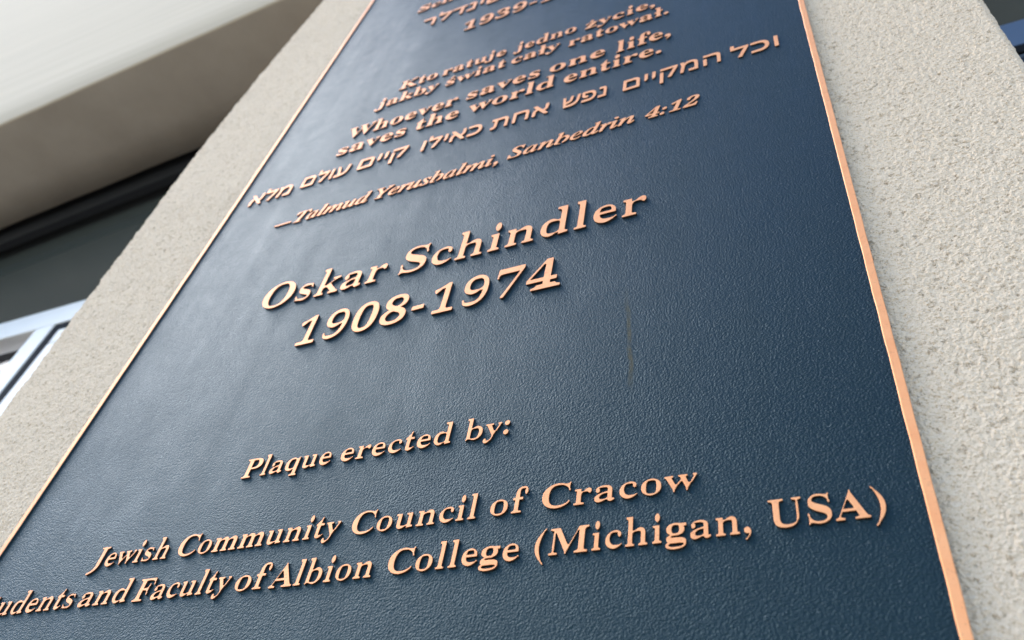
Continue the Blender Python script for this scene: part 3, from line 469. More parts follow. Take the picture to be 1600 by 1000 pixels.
    'S': (581, ")@(?)G(=)R(?)d(W)l(])x(_*9(Y*v(F+C(?+|(>,^(G-/(V-U(l-x)/.4)M.A)j.J*+.O*K.O*t.G+U.?+n.1,+-l,O-?,p+K-i+!.&*m.7*`.G*V.[*S.p*X/-*c/A*r/R++/`+C/i+`/m+|/l,9/g,f/P-3/--G.o-W.S-s-n-x-i.)-h.0-n.2-z.20/.-0?.$0B-t0@-d0*-[0$-O0!,Q08,$0@+O0B+!0<*Y00*9/x)z/b)a/A)S/$)J.d)E.C)E-z)F-^)L-A)U-))c,l*,,C*Y+|+/+`,A+*,b*p,s*`-%*K-.*7-1*!-+)b,z)I,f)3,Q)%,5(w+t(t+S(u+3(|*b)6*<)Y*))v)t*;)Y+1)O+9)C+8)<+1):+$);(O)<(C"),
    'W': (910, "+M(C+S(@+W(A+_(K-Z-I-`-Q-h-T-r-Q-y-E/`(M/h(A/p(E2#.t20/52@/M2h/j2i0!2e0/2Y0213021&010}0+0|/v1!/j1+/d1G/^1W/U1a/I1d/51W.d0V+Y0Q+M0E+H0=+L08+U.|/=/#/M///X/?/`/[/e/b/j/d0!/`0//K02,^02,O0/,K0&,K/r,P/f-!/Y-//Q-9/E-D/--W.G-S.8,G+A,A+8,9+4,1+7,++A*}.S*l/1*k/E*t/U+$/^+C/e+H/j+J0!+G0.+?02+302(Y02(K0/(G0!(I/j(M/f(f/^(r/U)!/E)0/)"),
    'a': (512, ",[(?,z(@-C(M-h(f-p(p-s(x-r))-l)1-K)4-C)9-?)C-=,!-8,G-+,i,r-(,Y-9,9-F+h-N+7-Q*b-M*5-B)l-2)H,p)>,`)6,K)5,/)7+r)@+^)O+N)d+F)x+F*5+O*D+^*M+r*N,7*I,G*;,`*9,h*=,o*E,t*b,z+C,y+W,s+g,h+p,Z+v,G+x+`+t+V+l+R*v+:*-*y)[*a)B*K)-*/(})f)!)9)/(q)@([)W(L)t(B*5(@*Y(E*z(O+?(_+d(x+p(|+x(x,)(_,5(O,E(E *j)4*U)B*J)^*J*!*W*C*l*[+/*o+`+#+l+%+t+!+x*p+x)j+u)Y+b)E+G)7+/)2"),
    'b': (537, "+W(?+l(>,1(B,M(J,j(V-;(w-O)1-b)I-y)z.**W.,+E-},&-j,S-N,x-+-:,^-K,9-Q+p-L+G-=*z,z*r,w*j,{*g--*e0h*b0m*U0p(r0o(n0l(k0d(k0C(p0;)+01)70%)?/n)B/M)E(K)G(G)O(G*-(n*=(r*I(o+&(M +?(s++(z*x))*n)9*h)M*g,/*r,I+/,^+G,e+p,e,-,^,=,R,L,?,V,&,_+^,c+-,^*+,O)I,E)6,:)),)(y+t(t+[(r"),
    'c': (437, "*x(?+7(>+W(B+t(J,5(V,f(w-&)8-.)E--)U-&)Z,U)B,9):+d)9+?)A+&)N*j)f*W*&*K*G*C*l*?+=*C+z*I,;*R,S*^,d*n,r+!,y+;,|+[,{+l,s+t,d+u,3+y+z,)+h,9+],M+X,^+[,p+f,|+v-%,/-%,O,|,d,r,x,d--,M-<,9-F+x-M+K-S+!-N*Q-@*)-*)b,h)G,G)1+z)%+Q(|+$)!*C)-)r)?)I)[)!*$(_*M(J"),
    'd': (551, "*c(?++(@+N(K+i([,,(|,5)$,=)!,A(x,B(O,I(E-K(U.1(Z.9(_.<(d.=(t.;)$-q)9-j)E-f)^-f0[-d0i-[0p+h0p+[0n+W0h+V0K+X0?+`0:+z03,-0*,8/v,?/b,A/E,B-1,=,|,5,z,-,|+d-=+?-L*z-Q*Q-J**-9)b,x)E,S)1,&)!+E(|*`)%*+)2)Y)J)-)l(d*9(J ++)-*r)5*e)A*X)U*P)n*J*7*G*h*L+f*Z,;*d,K*o,W+!,a+3,e+`,f+t,`,,,S,:,C,@,3,A)n,;)^,2)M,$)?+p)4+S)+"),
    'e': (448, "*u(?+3(>+S(C+p(K,5(Z,O(l,j))-))I-/)Y-+)j-!)k,^)Q,A)C+|)>+S)?+;)E+!)Q*m)b*])z*Q*;*J*[*G*p*M*z*Y*|,z*}-*+$-.+---+^-%,+,s,O,a,l,E-,,)->+`-K+7-Q*j-M*E-B)|-.)`,q)G,S)3,.)&+b(|+9(|*`)&*/)3)b)G):)c(t*)(Y*M(H *M+Y*G+^*E+f*I,3*R,S*b,l*v,y+3,}+S,z+h,m+r,[+y,?+|+j+x+[+h+W"),
    'f': (318, "(y(O)+(L+S(L+`(M+f(S+g(h+d(p+[(t+;(y+,)$*})1*v)I*u,W+!,a+h,d+m,l+n-1+l-?+d-F+&-G*v-M*u/=*z/r+#0+++06+70?+C0B+[0C+k0?+s03+d/E+d.x+k.[+|.C,5.9,E.<,W.K,c.`,j.|,l/Q,i/r,c0/,S0K,@0d,-0q+h0y+?0z*n0u*U0n*=0]*)0F)t0-)f/j)[/E)T.t)P-M)G-G)!-E(y-A(w-9(w,p(z,f)&,b)K,`)Q,W)Q,K)P)A)L)1)C)%(w(p(u(["),
    'h': (567, ")!(O)/(L+7(L+C(M+G(Q+I(`+G(p+%)$*y)1*v)A*u+z+!,3+;,I+S,U+l,X,1,W,C,O,N,;,S+v,R)A,N)1,F)$,$(o,!(`,$(Q,)(M,5(L.=(L.H(O.L(W.J(p.))$-|)0-x)=-u,3-l,`-W-*-G-9-/-G,n-O,M-Q,--J+h-=+N--++,h+!,g*v,l*t0`*r0k*j0p)/0p)&0o(|0h({0K)!0?)?0/)I/z)O/b)Q/=)Q)I)N)5)G)));({)&(t(|(p(z(["),
    'i': (295, ")!(O)/(L+7(L+C(M+H(S+I(d+G(p+&)$*z)1*v)A*u-5*s-A*n-E)3-F)&-C)!-=(}-))$,|)?,s)G,m)M,d)P,S)Q)Y)P)=)H)))>(|)&(u(|(p(z([ *(.K*5.H*A.I*Q.S*^._*q/$*y/M*x0+*l0S*b0d*V0p*90x)x0s)h0f)V0C)O/z)O/I)W/$)j.`)v.S"),
    'i,': (250, "(u%`)!%_)/%g)p&E*;&v*V(O*d)$*c)1*])A*Y)Y*M)t*5*))p*.)K*#).)j(w)M(r)9(r(|(u(l)!([)7(J)G(E)d(B)i(;)a(&)L&b(p%|(n%l"),
    'i-': (900, "(X*`(f*]1|*]2)*`2,*d2,+=2)+E1x+H(b+H(X+E(U+=(U*h"),
    'i1': (514, ")Z(O)l(M-W(M-d(O-i(S-t(|-p)0-h)3,v)6,f)A,c)Q.>/f.@/z.90&-C0(-30%+d/1+;.z*b.h*V.`*S.?*V.&*d-r*v-k+3-n+K-y,A.],H.[,I.S+8)z+,)U*y)A*f)7*Q)4)p)3)d)0)_)))V(d)U(W"),
    'i2': (514, "(|(O)/(M-S(M-`(N-g(S.A*S.A*d.9*l-t*l-h*i-B*/-+)x,n)m,Q)j*f)j*Y)k*U)n*U)r-Q,7.6,t._-I.p-f.|.&/).C/,.`/+/$/#/=.r/T.a/f.A/x-p0)-?0-,Q0*+|/{+O/j++/R*l/9*^/!*T.h*O.O*O.3*R.!*[-n*j-c*z-[+?-T+S-U+Y-^+r.G,+.l,E/-,b/;,v/?-//=-?/7-J/--Q.|-T.l-M.?-?-o-,-E,n,y,I,M+S+[)7)e)1)Y(y(h(w(W"),
    'i4': (514, "*M(O*^(M-l(M-x(O-|(S.,(x.+)-.$)2-`)7-K)?-B)I-?)Y-M*7-S*B-`*E.Q*G.Y*Q.c*t.f+-.b+5.^+7-t+9-k+=-i+E.t/b.u/v.o0!-[0#-K/y)D+5)5*[)5*O)<*G+h*E+t*C+w*?+v*3+k)f+W)H+K)@+9)9*^)3*S)-*H(`*I(S *I+9*A+=*F+I,n.=,z.I-!.I,|.3,9+M,3+=,$+9"),
    'i:': (270, ")d(G*$(J*A(W*X(l*h))*n)A*l)f*b)z*M*-*-*2)d*()F)n)3)Q),)1),(x)1(h)8([)C(Q)S(J *N+v*j+u+++}+F,3+Z,K+e,h+e-1+^-E+K-V+/-_*j-Z*I-I*/--*#,h*%,?*+,3*5,&"),
    'iS': (549, "*p(?+G(@+t(G,E(V,n(o-3)1-L)U-[)z-e*K-e*l-`+5-U+U-E+v-+,>+s-Y+Z-z+J.;+B.O+?.h+A/)+H/A+Q/Q+`/b+|/t,E/z,^/w,n/r-0/^-I/9-U.p-`.,-l.%.-.(.5./.7.7.S07.S0C.M0J.A0L.)0K-|0G-p0:-d07-&0I,b0N,$0O+K0H*z08*U/|*7/^)|/8)p.l)m.G)p.!)|-Y*1-:*I,t+T+b+|+-,0*l,7*S,9*7,6)v,.)^+|)E+l)3+W)!+?(s+&(n*j(o*Q(t*=(}*))0)s)A)c)Y)V)r)N*3)C*|);+&)3+((r+$(l*|(h*p(H(K(Q(B(r(B({(G)/([);(`*9(F"),
    'iT': (625, ");(O)K(M,j(M,z(N-%(S-,(d-&(n,I(t,5(y,()-,%)E,0)z-c/Y-l/e.$/h.b/e/)/Y/9/I/C/4/H.t/I.G/K.@/W.:/t.;/|.?0%.K0B0+0@0;090?0$0A)p0@)d0@)Z0;)S0+)-.O)/.D)7.?)S.=)c.C)w.p*-/2*D/I*^/W++/c+`/g,)/f,//b,1/Y*_*&*N)Q*=)1*+(|)t(u)G(q);(m)4([)6(S"),
    'iY': (613, ")8(O)G(M,b(M,n(N,v(R,|(`,|(h,y(l,-(w+})$+y)5,$)^,^+v/S/301/g0A/p0Y/w0b/|0h0/0f0;0^0@0Q0@-|0@-l0=-d0/-e0!-p/x.=/t.M/n.U/f.X/^.T/I.F/1.*.h,N,x,E,q,?,t,8-)+R/$+G/Q+I/b+S/n+d/s,1/y,9/},A03,=0=,-0@(v0A(j0@(`0;(Y0+(^/{)//s)C/k)W/Y)m/9*).`+++r*N)U*A)5*5)%*$(x)C(o);(k)3([)4(S"),
    'ia': (509, ")5(C)K(B)`(E)|(M*4(W*_(x+7)V+?)]+A)Q+8(|+:(d+?(W+G(N+`(C+|(D,D(S,f(n-3)>-G)Y-J)b-G)j-;)n-/)m-&)h,f)I,Q)9,E)8,A)=,@)E,K)v-K-I-L-Q-H-Y-;-],Y-],P-Y,E-M,A-M,)-_+h-h+K-i++-b*b-R*5-6)o,t)E,G(|+n(^+-(I*C(B)f(E)5(L(x(T(h(o(O )h)4)[)?)T)Q)S)n)V*7)j+-*0,!*S,[*|-)+5-5+G-;+`-<+p-9+y-1,%,|,),d,(,G+u+f+X*|++*0*T)Q*A)@*-)5)x)3"),
    'id': (528, "):(C)p(B*A(N*j(f+?)6+C)6+E)1+E(t+J(`+[(L+h(F+|(B,=(B,Q(E,n(Q-/(f-Q)--x)[-z)f-p)q-d)w-S)w-G)p-&)K,j)6,_)5,[)A,f)r-e-U.I0G.K0[.G0d.A0i.50l-|0k-70W,I0L,>0G,807,<0+,j0$,q/z,u/n,s/Q,L-f,E-a+x-i+G-h*{-^*V-M*)-/)Z,d)7,;(q+f(U+1(A*S(7*!(7)M(@))(T(d(r(M )|),)m)5)a)E)Z)Y)Y)v)^*?)g*d*,+^*Q,C*|,t+7-*+S-9+h->+x-;,)-0,1,|,3,h,2,O,%+n+e+$+?*<*l)Y*A)4*1)-"),
    'ie': (428, ")](G)x(D*E(E*n(N+3(Z+O(j+n)$,5)E,I)],J)f,E)l,9)p,-)o+O)E+&)0*^)(*5)*)x)5)f)I)[)f)X*3)[*[)^*d)d*i*^*{+O+9,-+X,E+l,Y,$,f,7,p,K,v,d,v,x,s--,j-@,^-N,M-Z,)-g+`-i+/-`*^-M*)--)X,d)1,7(n+b(W+1(I*W(F*&(K)U([)-(r(l)7(T )p+8)k+=)l+E*(+z*C,K*b,p*z-)+;-8+W-;+g-5+n,|+j,W+[,7+G+y+++a*b+L*=+@"),
    'ih': (507, ")L(C*=(C*K(G*R(O*V(`*Q(j*E(m)x(m)l(p)`(x)X)))W)=)o*;*=+f*[,C*n,Y+&,l+;,x+S-$+h-#+|,x,1,k,>,W,E,C,I,&,H+^,B+=,+*S+d)r+5)9+/(l+7(a+K(b+o(t,A)9,h)^-+*&-G*T-Y*|-g+M-l,/-d,`-Z,x-L-1-&-R,j-_,Q-f+t-i+G-`++-R*j-A*a-A*a-M+I0S+G0d+;0k*z0k*10V)C0K);0F)60;)701)>0+)d0()n0!)s/r)r/Q)D-E(?)A(<)-(F(p(^([)&(K"),
    'ii': (264, "(q(C)C(C)`(K)x(W*N)$*o)I+$)b+$)j*u)v*j){*Y){*M)s*-)M)t);)h)9)d)E)l)n*t-E*u-Y*q-b*j-g*M-i)t-[(r-M(g-I(a-A(_-9(b-1(j-,)+-*)7-%)?,x)A,l)8,C(T)z(C)1(D(p(K([(Y(L *K.|*f.|+!/)+7/;+A/Q+A/j+80&+&09*j0C*I0D*50=)z0+)o/n)n/U)x/<*1/*"),
    'il': (257, "(u(C)7(C)G(F)t([*I))*u)^*t)j*j)t*^)y*Q)y*C)r*$)O)l)=)d)=)a)I)k)v*k-M+T0G+U0`+O0g+G0k+/0l*I0_)S0R)G0N)B0G)A0;)G01)l0+)x0%*#/v*$/b)P-Q(T*&(A)-(A(p(I(Z(^(J"),
    'im': (819, "/1(C/O(C/d(F/{(O04([0L(p0d)-1/)f1+)r0z)}0n*$0b*!0Y)y0;)Q0))?/|)=/w)E0#)j0c,70n,l0o-)0k-=0c-M0W-Y0A-d0$-h/`-f/;-[.z-L.U-4-p,S-h,N-e,W-i-)-b-E-Z-Q-O-[-/-g,Y-f,A-`,$-R+G--*^,K*Z,O*[,W*t-M*s-^*j-f*^-i*I-h)h-X(n-M(b-F(^-9(a-1(j-,)/-();-!)B,t)C,d)4,!(4(d(2(W(5(Q(A(M)3(M)?(N)F(S*(*C*?*t*]+I+&+y+Q,G+x,e,1,o,=,r,E,l,G,d,A,3+<(W+B(O+K(M,=(M,M(P,T([,m)M-)*/-E*h-g+E.1+z.V,G.z,d//,n/?,r/G,p/L,h/K,G.`)b.W)-.X(p.d(W.v(I"),
    'in': (542, "+y(C,1(A,Q(C,m(K-+(Z-?(l-Y)--p)M.&)n.$)y-t*&-h*+-W*)-O)}-7)Y-!)A,r);,m)A,u)j-c,S-g---d-=-[-M-I-^-/-f,f-g,E-_,$-O+S-2*b,J*^,K*^,S*y-U*x-^*r-f*f-i*U-h)t-Y(r-J(f-F(_-9(b--(j-()/-%);-!)C,t)D,`)<,;(5(d(4(S(=(N(Q(M);(M)I(S)h)U*$*;*;*l*Q+5*x+j+K,A+x,f,/,p,9,r,@,l,C,d,?,?+_)r+N)$+Q(h+Y(W+h(J"),
    'ir': (333, "(8(O(E(M)7(M)G(S)l)m*1*d*]+^++,?+7,M+?,P+d,B,-,D,E,P,V,d,_,x,`-5,W-M,J-^,9-g,)-i+l-h+[-b+?-M*b,m*^,n*^,t*l-Y*i-b*^-h*A-h(j-J(^-E(W-9(Y--(b-()&-#)3,{):,p);,`)0,&(3(`(2(W"),
    'is': (370, ")H(C*-(B*E(F*b(O*y([+3(l+F)$+S)9+_)U+d)r+c*3+]*K+O*h+<+-*F,?*<,W*:,p*C-)*U-8*f-<+!-5+4-)+E,l+O,O+[+|+h+w,)+x,0,!,3,+,D-M,D-^,=-e+x-e+q-b+h-V+`-U+;-c+!-h*M-i*1-f)p-])W-N)C-<)2-$)),l)#,O)$,7)*+z)B+I*>*/*F)v*I)f*F)E*;)-*$(t)h(m)K(s)5)))!)E(t)b(j*;(Y*B(A*A(:*;(7*3(!(S(&(K(1(G(M(G(^(Q(f(S"),
    'iu': (542, ")&(C)[(C)x(K*8(W*j(|+S)i+W)h+W)b+N)-+O(l+[(S+p(F,)(B,E(B,j(J-/(Z-S(z-m)=.*)b.))n-x)x-h)|-W)w-6)M,z)9,r)9,o)E,x)v-t-E-v-Q-r-Y-d-],v-],j-[,b-U,N,l,6,++u+I+Q*h++*3*^)a*5)?)t)3)l)6)g)A)j)f*m-=*q-Y*l-b*f-g*I-i(j-N(^-H(X-=([-1(f-,)/-()8,|);,p)7,G(Y*3(I)9(K(x(U(_(f(N"),
    'j': (312, "(x%;);%:)[%>)|%F*=%S*S%d*g%x*t&1+!&M+*(++*-1+*-=+!-E)3-F)+-E)$-=)&-!)/,y)G,t)S,n)^,`)c,K)c&f)^&5)U%|)C%p(v%n(f%t(d%|(s&E(q&j(l&v(b(%(U(.(E(3(-(0&u(!&i&j&f&Q&f&9&j&)&r%t(!%d(E%J(^%A *9.K*E.K*Q.P*^.X*k.h*{/-+&/U+$0/*t0W*b0p*Q0w*A0z*$0t)p0h)_0G)W/v)X/E)c.|)x.[*).Q"),
    'k': (534, "(}(O)3(L+7(L+E(O+I([+G(p+B(t+,(|+!))*x)5*u)I*u*K*y*S+&*[+7*b+@*`+J*W,S)-,Q(|,5(r,1(m,0(W,5(N,E(L.Q(L.[(O.`(W.^(p.A)$.4)1,B+U,<+b,A+n-7,Z-W,l.-,{.2-1.1-=.--C-x-G,9-F,--D,(-=,(-5,(-),,,|,U,q,[,h,Y,`,I,L+3+?+!+9*v+?*t0`*r0k*j0p)/0p)&0m)!0d(}0K)#0?)?00)G0()M/r)P/Y)Q)Y)P)=)G)));({)$(t(z(n(y(W"),
    'l': (297, ")!(O)3(L+;(L+E(O+I(W+G(p+&)$*z)1*v)E*u0`*r0l*j0p)/0p)&0n)!0h(}0K)#0?)?01)K/z)P/b)Q/9)Q)E)N)5)G)()>(|)&(u(|(p(z(["),
    'n': (567, ")!(O)/(L+7(L+C(M+G(Q+I(`+G(p+%)$*y)1*v)A*u+z+!,3+?,L+W,V+t,Y,5,V,E,M,N,;,S+r,R)A,N)1,F)$,$(o,!(`,$(Q,-(L,9(L.9(L.I(P.L(`.J(p.))$-|)0-x)=-u,7-i,h-^,|-O-2-;-A-!-K,Y-Q,A-O,$-H+g-=+K-++/,k+!,h*u,p*t-=*j-F)3-F)!-B({-9(|-$)&,z);,s)E,l)M,`)P,O)Q)Y)P)=)G)));({)&(t(|(p(z(["),
    'o': (501, "+-(?+W(?,-(J,U(^,v(v-7):-M)b-]*3-b*`-a+=-Y+j-G,;-/,`,j-#,E-;+x-J+G-Q*v-M*M-B*$--)b,p)F,O)2,+)%+^({+1({*W)(*+)7)[)O)5)l(r*5(Y*^(H ++(p*r(w*b))*U)=*N)U*H*&*F*d*J+z*S,O*Z,`*f,n*r,w+&,}+S-#+h,y+y,l,*,W,2,?,9+n,<+-,8)n,.)=,$)-+u(|+h(t+W(p"),
    'r': (428, ")!(O)7(L+O(L+`(O+d(`+c(l+`(r+/)#+#)-*y)=*w+E*{+j+&,!+5,7+D,C+W,I+l,I+{,C,>,!,Q+s,f+r-!,!-.,/-4,;-8,K-8,d-2-),z-A,j-J,Q-P,A-P,)-I+l-=+W-.+A,t+,,W+!,R*v,T*r,[*q-9*o-A*j-E)3-F)+-E)$-A(}--)$,|)?,r)G,m)L,d)P,S)Q)U)O)9)H)))>(|)&(u(|(p(z(["),
    's': (429, "*u(?+;(?+d(I,)(Z,E(t,V)5,`)Q,c)r,a*G,T*l,=+.+p+J*Q,**<,?*6,K*7,W*C,l*Y,x*v,{+G,y+d,m+{,[,1,G,I+},N,+,O,S,N-=,I-G,5-@+|-?*r-R*A-J)}-=)d-*)N,l)A,O);,/)<+^)D+A)S+))h*o*)*Z+O)u+d)b+j)U+m)I+j)=+c)1+U)$+G(y+3(t*v(s*I(x*-)*)l)A)V)^)?*1);*/)9)v)9([);(K)?(I)W(V)t(W"),
    't': (340, "*P(?*f(@+!(E+;(N+O(Z+p(|,&)=,,)M,*)Y,$)]+`)A+O)<+7);+!)B*v)M*r)Y*p)v*q,[*v,b+!,c+l,e+p,h+s,p+s-5+q-A+l-E+!-G*v-H*q-M*o/f*n/u*j/y*b/p*A/1)y.O)C-Y)$-9(}-)(},p)$,h)+,d)C,b)G,`)K,W)L)Q)S(|)_(d)p(R*-(F"),
    'u': (558, "*R(?*z(@+K(M+l(`,5)#,=)&,E)$,H(|,J(O,Q(F-W(W.=(^.E(d.G(t.E)&-y)9-q)E-m)U-l-5-h-C-[-F+|-F+t-F+m-A+k-5+l-$+t,y,-,u,9,n,B,d,H,O,I)j,G)^,B)U,-)C+p)8+O)4+7)6+%)=*u)I*m)^*k-5*i-A*b-F*U-G)!-F(r-A(p-1(r-!):,l)B,`)F,O)H)n)J)M)R)-)`(l)t(U*5(F"),
    'v': (456, "+#(C++(C+3(O,q,G-+,h-G,y-N-$-O-=-H-E,5-F,--E,&-A,$--,),|,M,r,W,h,Y,`+i*`+d*W+[*T+S*U+K*`*],d*^,l*f,t+&,z+/-#+1-1+/-A+*-E*z-F(r-G(b-E(]-A([-$(b,y(z,m)0,S*v(Q"),
    'w': (647, "*a(C*h(C*n(K,++A,1+H,9+J,A+G,G+=-D(O-K(E-Q(G/B,W/S,p/l-$/m-5/k-A/d-F/W-G.b-F.V-A.T-5.U-$.^,z.y,p/!,h/#,`.<*|.5*q.-*n.$*q-{*x-E,`-F,h-K,o-h,|-k-1-h-B-W-F+[-F+O-D+J-9+K-$+S,z+e,t+p,j,%,C,*,/+N*h+G*^+?*Z+7*^+0*h*E,`*E,h*I,p*^,x*e-$*f-9*b-C*U-F(b-F(Q-B(N-5(P,|(g,l(t,W*X(O"),
    'y': (447, ")=%;)O%:)d%=*,%K*I%e*d&1+&&r,p,G-(,h-0,p-C,{-F-$-G-=-@-E,5-F,--F,%-A,#--,&,|,M,p,T,h,U,[+j*[+d*R+[*O+S*R+L*[*[,`*Z,h*b,q++,|+.-1++-B*v-F(n-G(b-F(Y-A(W-5(X-$(^,z(v,o)1,O*w(K*n(&*Z&Y*A&9*-&-)t&,)g&1)b&9)]&b)S&p)C&{)3(#)!&}(n&u(b&i(Y&Y(T&E(T&$(Y%l(c%[(s%K)&%B"),
    'ł': (297, ")#(O)3(M+;(M+D(O+I(W+I(h+F(p+%)$*z)1*v)A*v,d*w,l+!,t+]-9+`-E+`-z+^.&+W.*++-s+!-s*w-z*u0`*r0k*j0o)/0o)%0l(}0d(}0G)$0?)?02)J0!)O/f)Q/A)P--)G-!(j,`(e,W(d,O(d+z(g+n(r+m)C,%)M,!)Q+r)P)=)K)-)C)!(}(p(z(["),
    'ś': (429, "+!(?+G(B+l(M,-(_,E(u,V)5,`)Q,c)r,a*G,T*l,=+-+p+I*f+y*O,+*;,?*6,K*6,W*B,l*Y,y*v,|+G,z+d,n+|,[,1,H,I,!,N,+,O,S,N-9,M-B,I-F,5-?+|->*r-Q*A-I)|-;)d-))O,l)@,K);,+)<+^)D+A)S+))h*p***[+O)v+d)b+k)U+m)I+h)9+`)-+G(x+3(s*v(r*I(w*-)))k)A)V)^)?*0):*+)9)v):(O)?(J)W(W)x(X*Y(E *G.&*f.$*n.&*v.-,$/V,*/f,$/q+?/|+//y*D.?*B./"),
    'ż': (436, "(w(O)+(M,b(M,n(O,r(S-!)v-!*+,z*1,T)Q,A)?,-)3+d))+;)$*n)$*f)(*d)-,x,l,}-$,}-9,z-A,j-F)K-F);-D)5-A)2-5),,3),+z)/+r)3+s)C,:)O,L)`,[)p,e*-,m*M,p+/,p+7,l+8,h(v(x(r(`(s(S *{.&+7.%+Q.3+d.G+l.`+k/$+b/=+M/Q+3/[*v/X*^/J*P/9*H.|*H.`*P.G*b.4"),
    'א': (606, ")6(C)C(A*$(A*1(D*6(K*8(d*9*S*>+)*H+I*T+b*j+{*z,(+++z-P(G-[(A-p(A.Y(A.e(G.g(`.b(p-Z*K-R*[-S*d-x+,.2+I.E+r.R,C.Y,p.]-I.]/).Z/9.U/?.I/B-d/B-[/A-S/9-Q.|-P-9-J,d-@,C-3,+,y+n,j+h,^+r*A/<*9/A*)/C);/B)./=)+/$)/.q*1-A*7-5*5-,)m,d)U,C)C+v)6+I)0*x)-*?)-([)/(K"),
    'ד': (523, ",-(C,9(A,z(A-&(C--(K-0(h-0-n-3-w-;-|-x-}.+.&././.0.?.0/$../9.$/A-t/B(r/B(b/@([/9(Y/-(Y.?([.+(e.!+l-|+x-z+|-v,!-f,#(`,%(K"),
    'ה': (652, ")S(C)`(A*E(A*Q(G*T(O*U,G*R,[*I,b)W,c)O,^)K,S)J(`)L(K -y(C.-(A.n(A.w(G.{(S.{-5.r-z.i.;.[.S.H.l.-/%-g/5-?/>,f/B)d/B)S/@)K/5)I.p)J.3)M.+)S.#)d-},n-{-+-w-C-m-S-b-b-Q-k-9-o,x-p(`-r(K"),
    'ו': (260, ")S(C)`(A*E(A*Q(G*U(S*U/$*S/9*M/@*E/B)W/B)O/=)J/1)J(d)L(K"),
    'ח': (672, ")S(C)`(A*E(A*Q(G*T(O*V-j*X-v*]-z*n-|-+-{-S-o-p-Y-}-A.(,x.*(O.-(G.9(A/!(A/0(G/4(S/5(h/5-$/2-Q/+-z.y.C.f.b.M.y.9/*-x/6-7/A)d/B)W/B)O/=)K/4)J.|)J(d)L(K"),
    'י': (235, ")K*d)l*c)x*k*C+Y*J+n*K/)*I/9*=/B)O/B)E/=)A/5)@+$)B*l"),
    'כ': (540, "(w(C)+(A+/(A+[(E,$(M,M(_,v(z-=)A-W)j-q*K.$+5.(,&-z,x-i-U-L./-&.Y,P.|+t/7+3/A)&/B(v/@(p/9(n/$(n.;(p.+(v.#)+-}++-{+S-s+x-e,A-J,]-$,n,R,t+v,p+=,a*d,E*8,$)x+`)k+;)d)&)b(t)^(o)U(n)I(n(`(p(K"),
    'ל': (510, "*g(C*r(A+[(A+h(E+o(O-p./-t.K-s/5-l/@-`/B)t/D)m/I)k/Q)j0t)h1-)`15)W16(n16(f13(a1-(_0t(_.?(`./(f.$(v-},A-|,M-{,R-v,P-f*b(l*`(O"),
    'ם': (652, ")D(C)W(A.b(A.n(A.w(G.{(S.|(h.|-$.y-Q.r-z.e.C.Q.b.9.y.$/*-d/6-C/>,z/B)S/B)G/A)?/<);/1):.x);(d)=(K *M)e*G)n*G)z*G-f*I-v*M-z*Y-|,f-|-/-v-N-f-[-Y-f-I-o,|-o)z-l)h-d)c-W)c*^)c"),
    'מ': (645, ")0(C);(A)|(A*)(C*0(K*X,?*e,t*v-A+3-c+S-{+x.-,E.1,r.,-7-y-P-b-b-A-h,t-h)r-d)g-[)c,-)b+y)^+t)U+s)E+s(`+u(K+|(C,1(A.^(A.j(B.p(G.t(S.t(h.t-$.q-Q.g.!.V.G.?.h-|/(-W/<-+/I,U/N+|/L+S/B+3/4*s.|*Q.Z*I.W*B.`*5/9*-/A)?/B)2/=)./1)..x)R-$)((d))(K"),
    'נ': (397, "(w(C)+(A+t(A,$(B,-(K,/(h,/-U,,.+,!.S+o.p+W/,+;/:*n/B)O/C)?/A)6/9)4/$)4.;)6.+);.$)G-}*Y-{*o-r*{-b+!-I+!)v*|)j*r)c)+)b(v)`(q)Y(n)M(n(d(p(K"),
    'ס': (681, "+z(7,I(4,z(6-G(=-l(I.1(Y.P(p.m)1/&)N/<)v/K*G/T*p/Z+I/[+z/W,W/M--/@-U/&.,.^.W.-.{-S/6-+/>,Y/B)!/A(v/:(s/-(s.?(u.+(z.$)&-})O-{)X-r)H,h)D+f)M*h)b*!)s)Y*&)A*=)&*U(l*r(X+3(J+S(? ,5)Q+`)[+K)e+7)s*v*8*a*h*T+Q*T,S*Y-$*f-f*j-r*r-{,M-|,v-w-?-n-`-_-z-I.4--.B,h.K,3.K+E.?*h.)*;-h)v->)^,j)Q"),
    'ע': (608, "(r(C)&(A+&(A+W(D,$(K,U(Z-!(n-G),-h)K.&)n.:*7.N*h.]+E.i,3/$.x/#/5.z/?.n/B.-/B.$/A-x/9-],7-S+b-E+5-+*`,f*;,=)|+h)l+[)r+W*!*C/9*=/@*1/B)K/B)@/=);/-)>.p*L)n*I)g*A)c)!)b(o)^(j)U(i)I(i(`(k(K"),
    'פ': (603, ")0(C)?(A+l(A,U(I-$(W-K(n-r)5.1)V.O*7.b*|.h+n.c,`.S-E.9-}-q.O-G.q-+/%,f/3,E/;+|/A)?/B)3/A)+/<)&/$)%-9),,S)6,/)C+k)S+R)l+;*5+&*f*x+G*y+O*}+U+-+V+z+S,7+K,=+!,>*b,F*M,S*<,l*3-1*3-j*5-v*A-|+O-|+t-z,E-o,j-^-/-A-E,x-S,K-X+r-T+9-C*`-6*G-&*4,r*%,^)t,=)i+t)c)?)b)-)^)()U)&)I)&(`))(K"),
    'ק': (630, ")L$b)[$_*A$_*L$f*P$r*P,K*M,c*A,k)S,k)I,d)E,W)E%&)G$j ,*(C,5(A,z(A-+(E-2(O/4.3/7.K/7/-/5/9/,/A)[/B)O/A)G/9)E/$)E.7)G.+)P.!-`-|-l-{-q-v-o-f,$(l,!(O"),
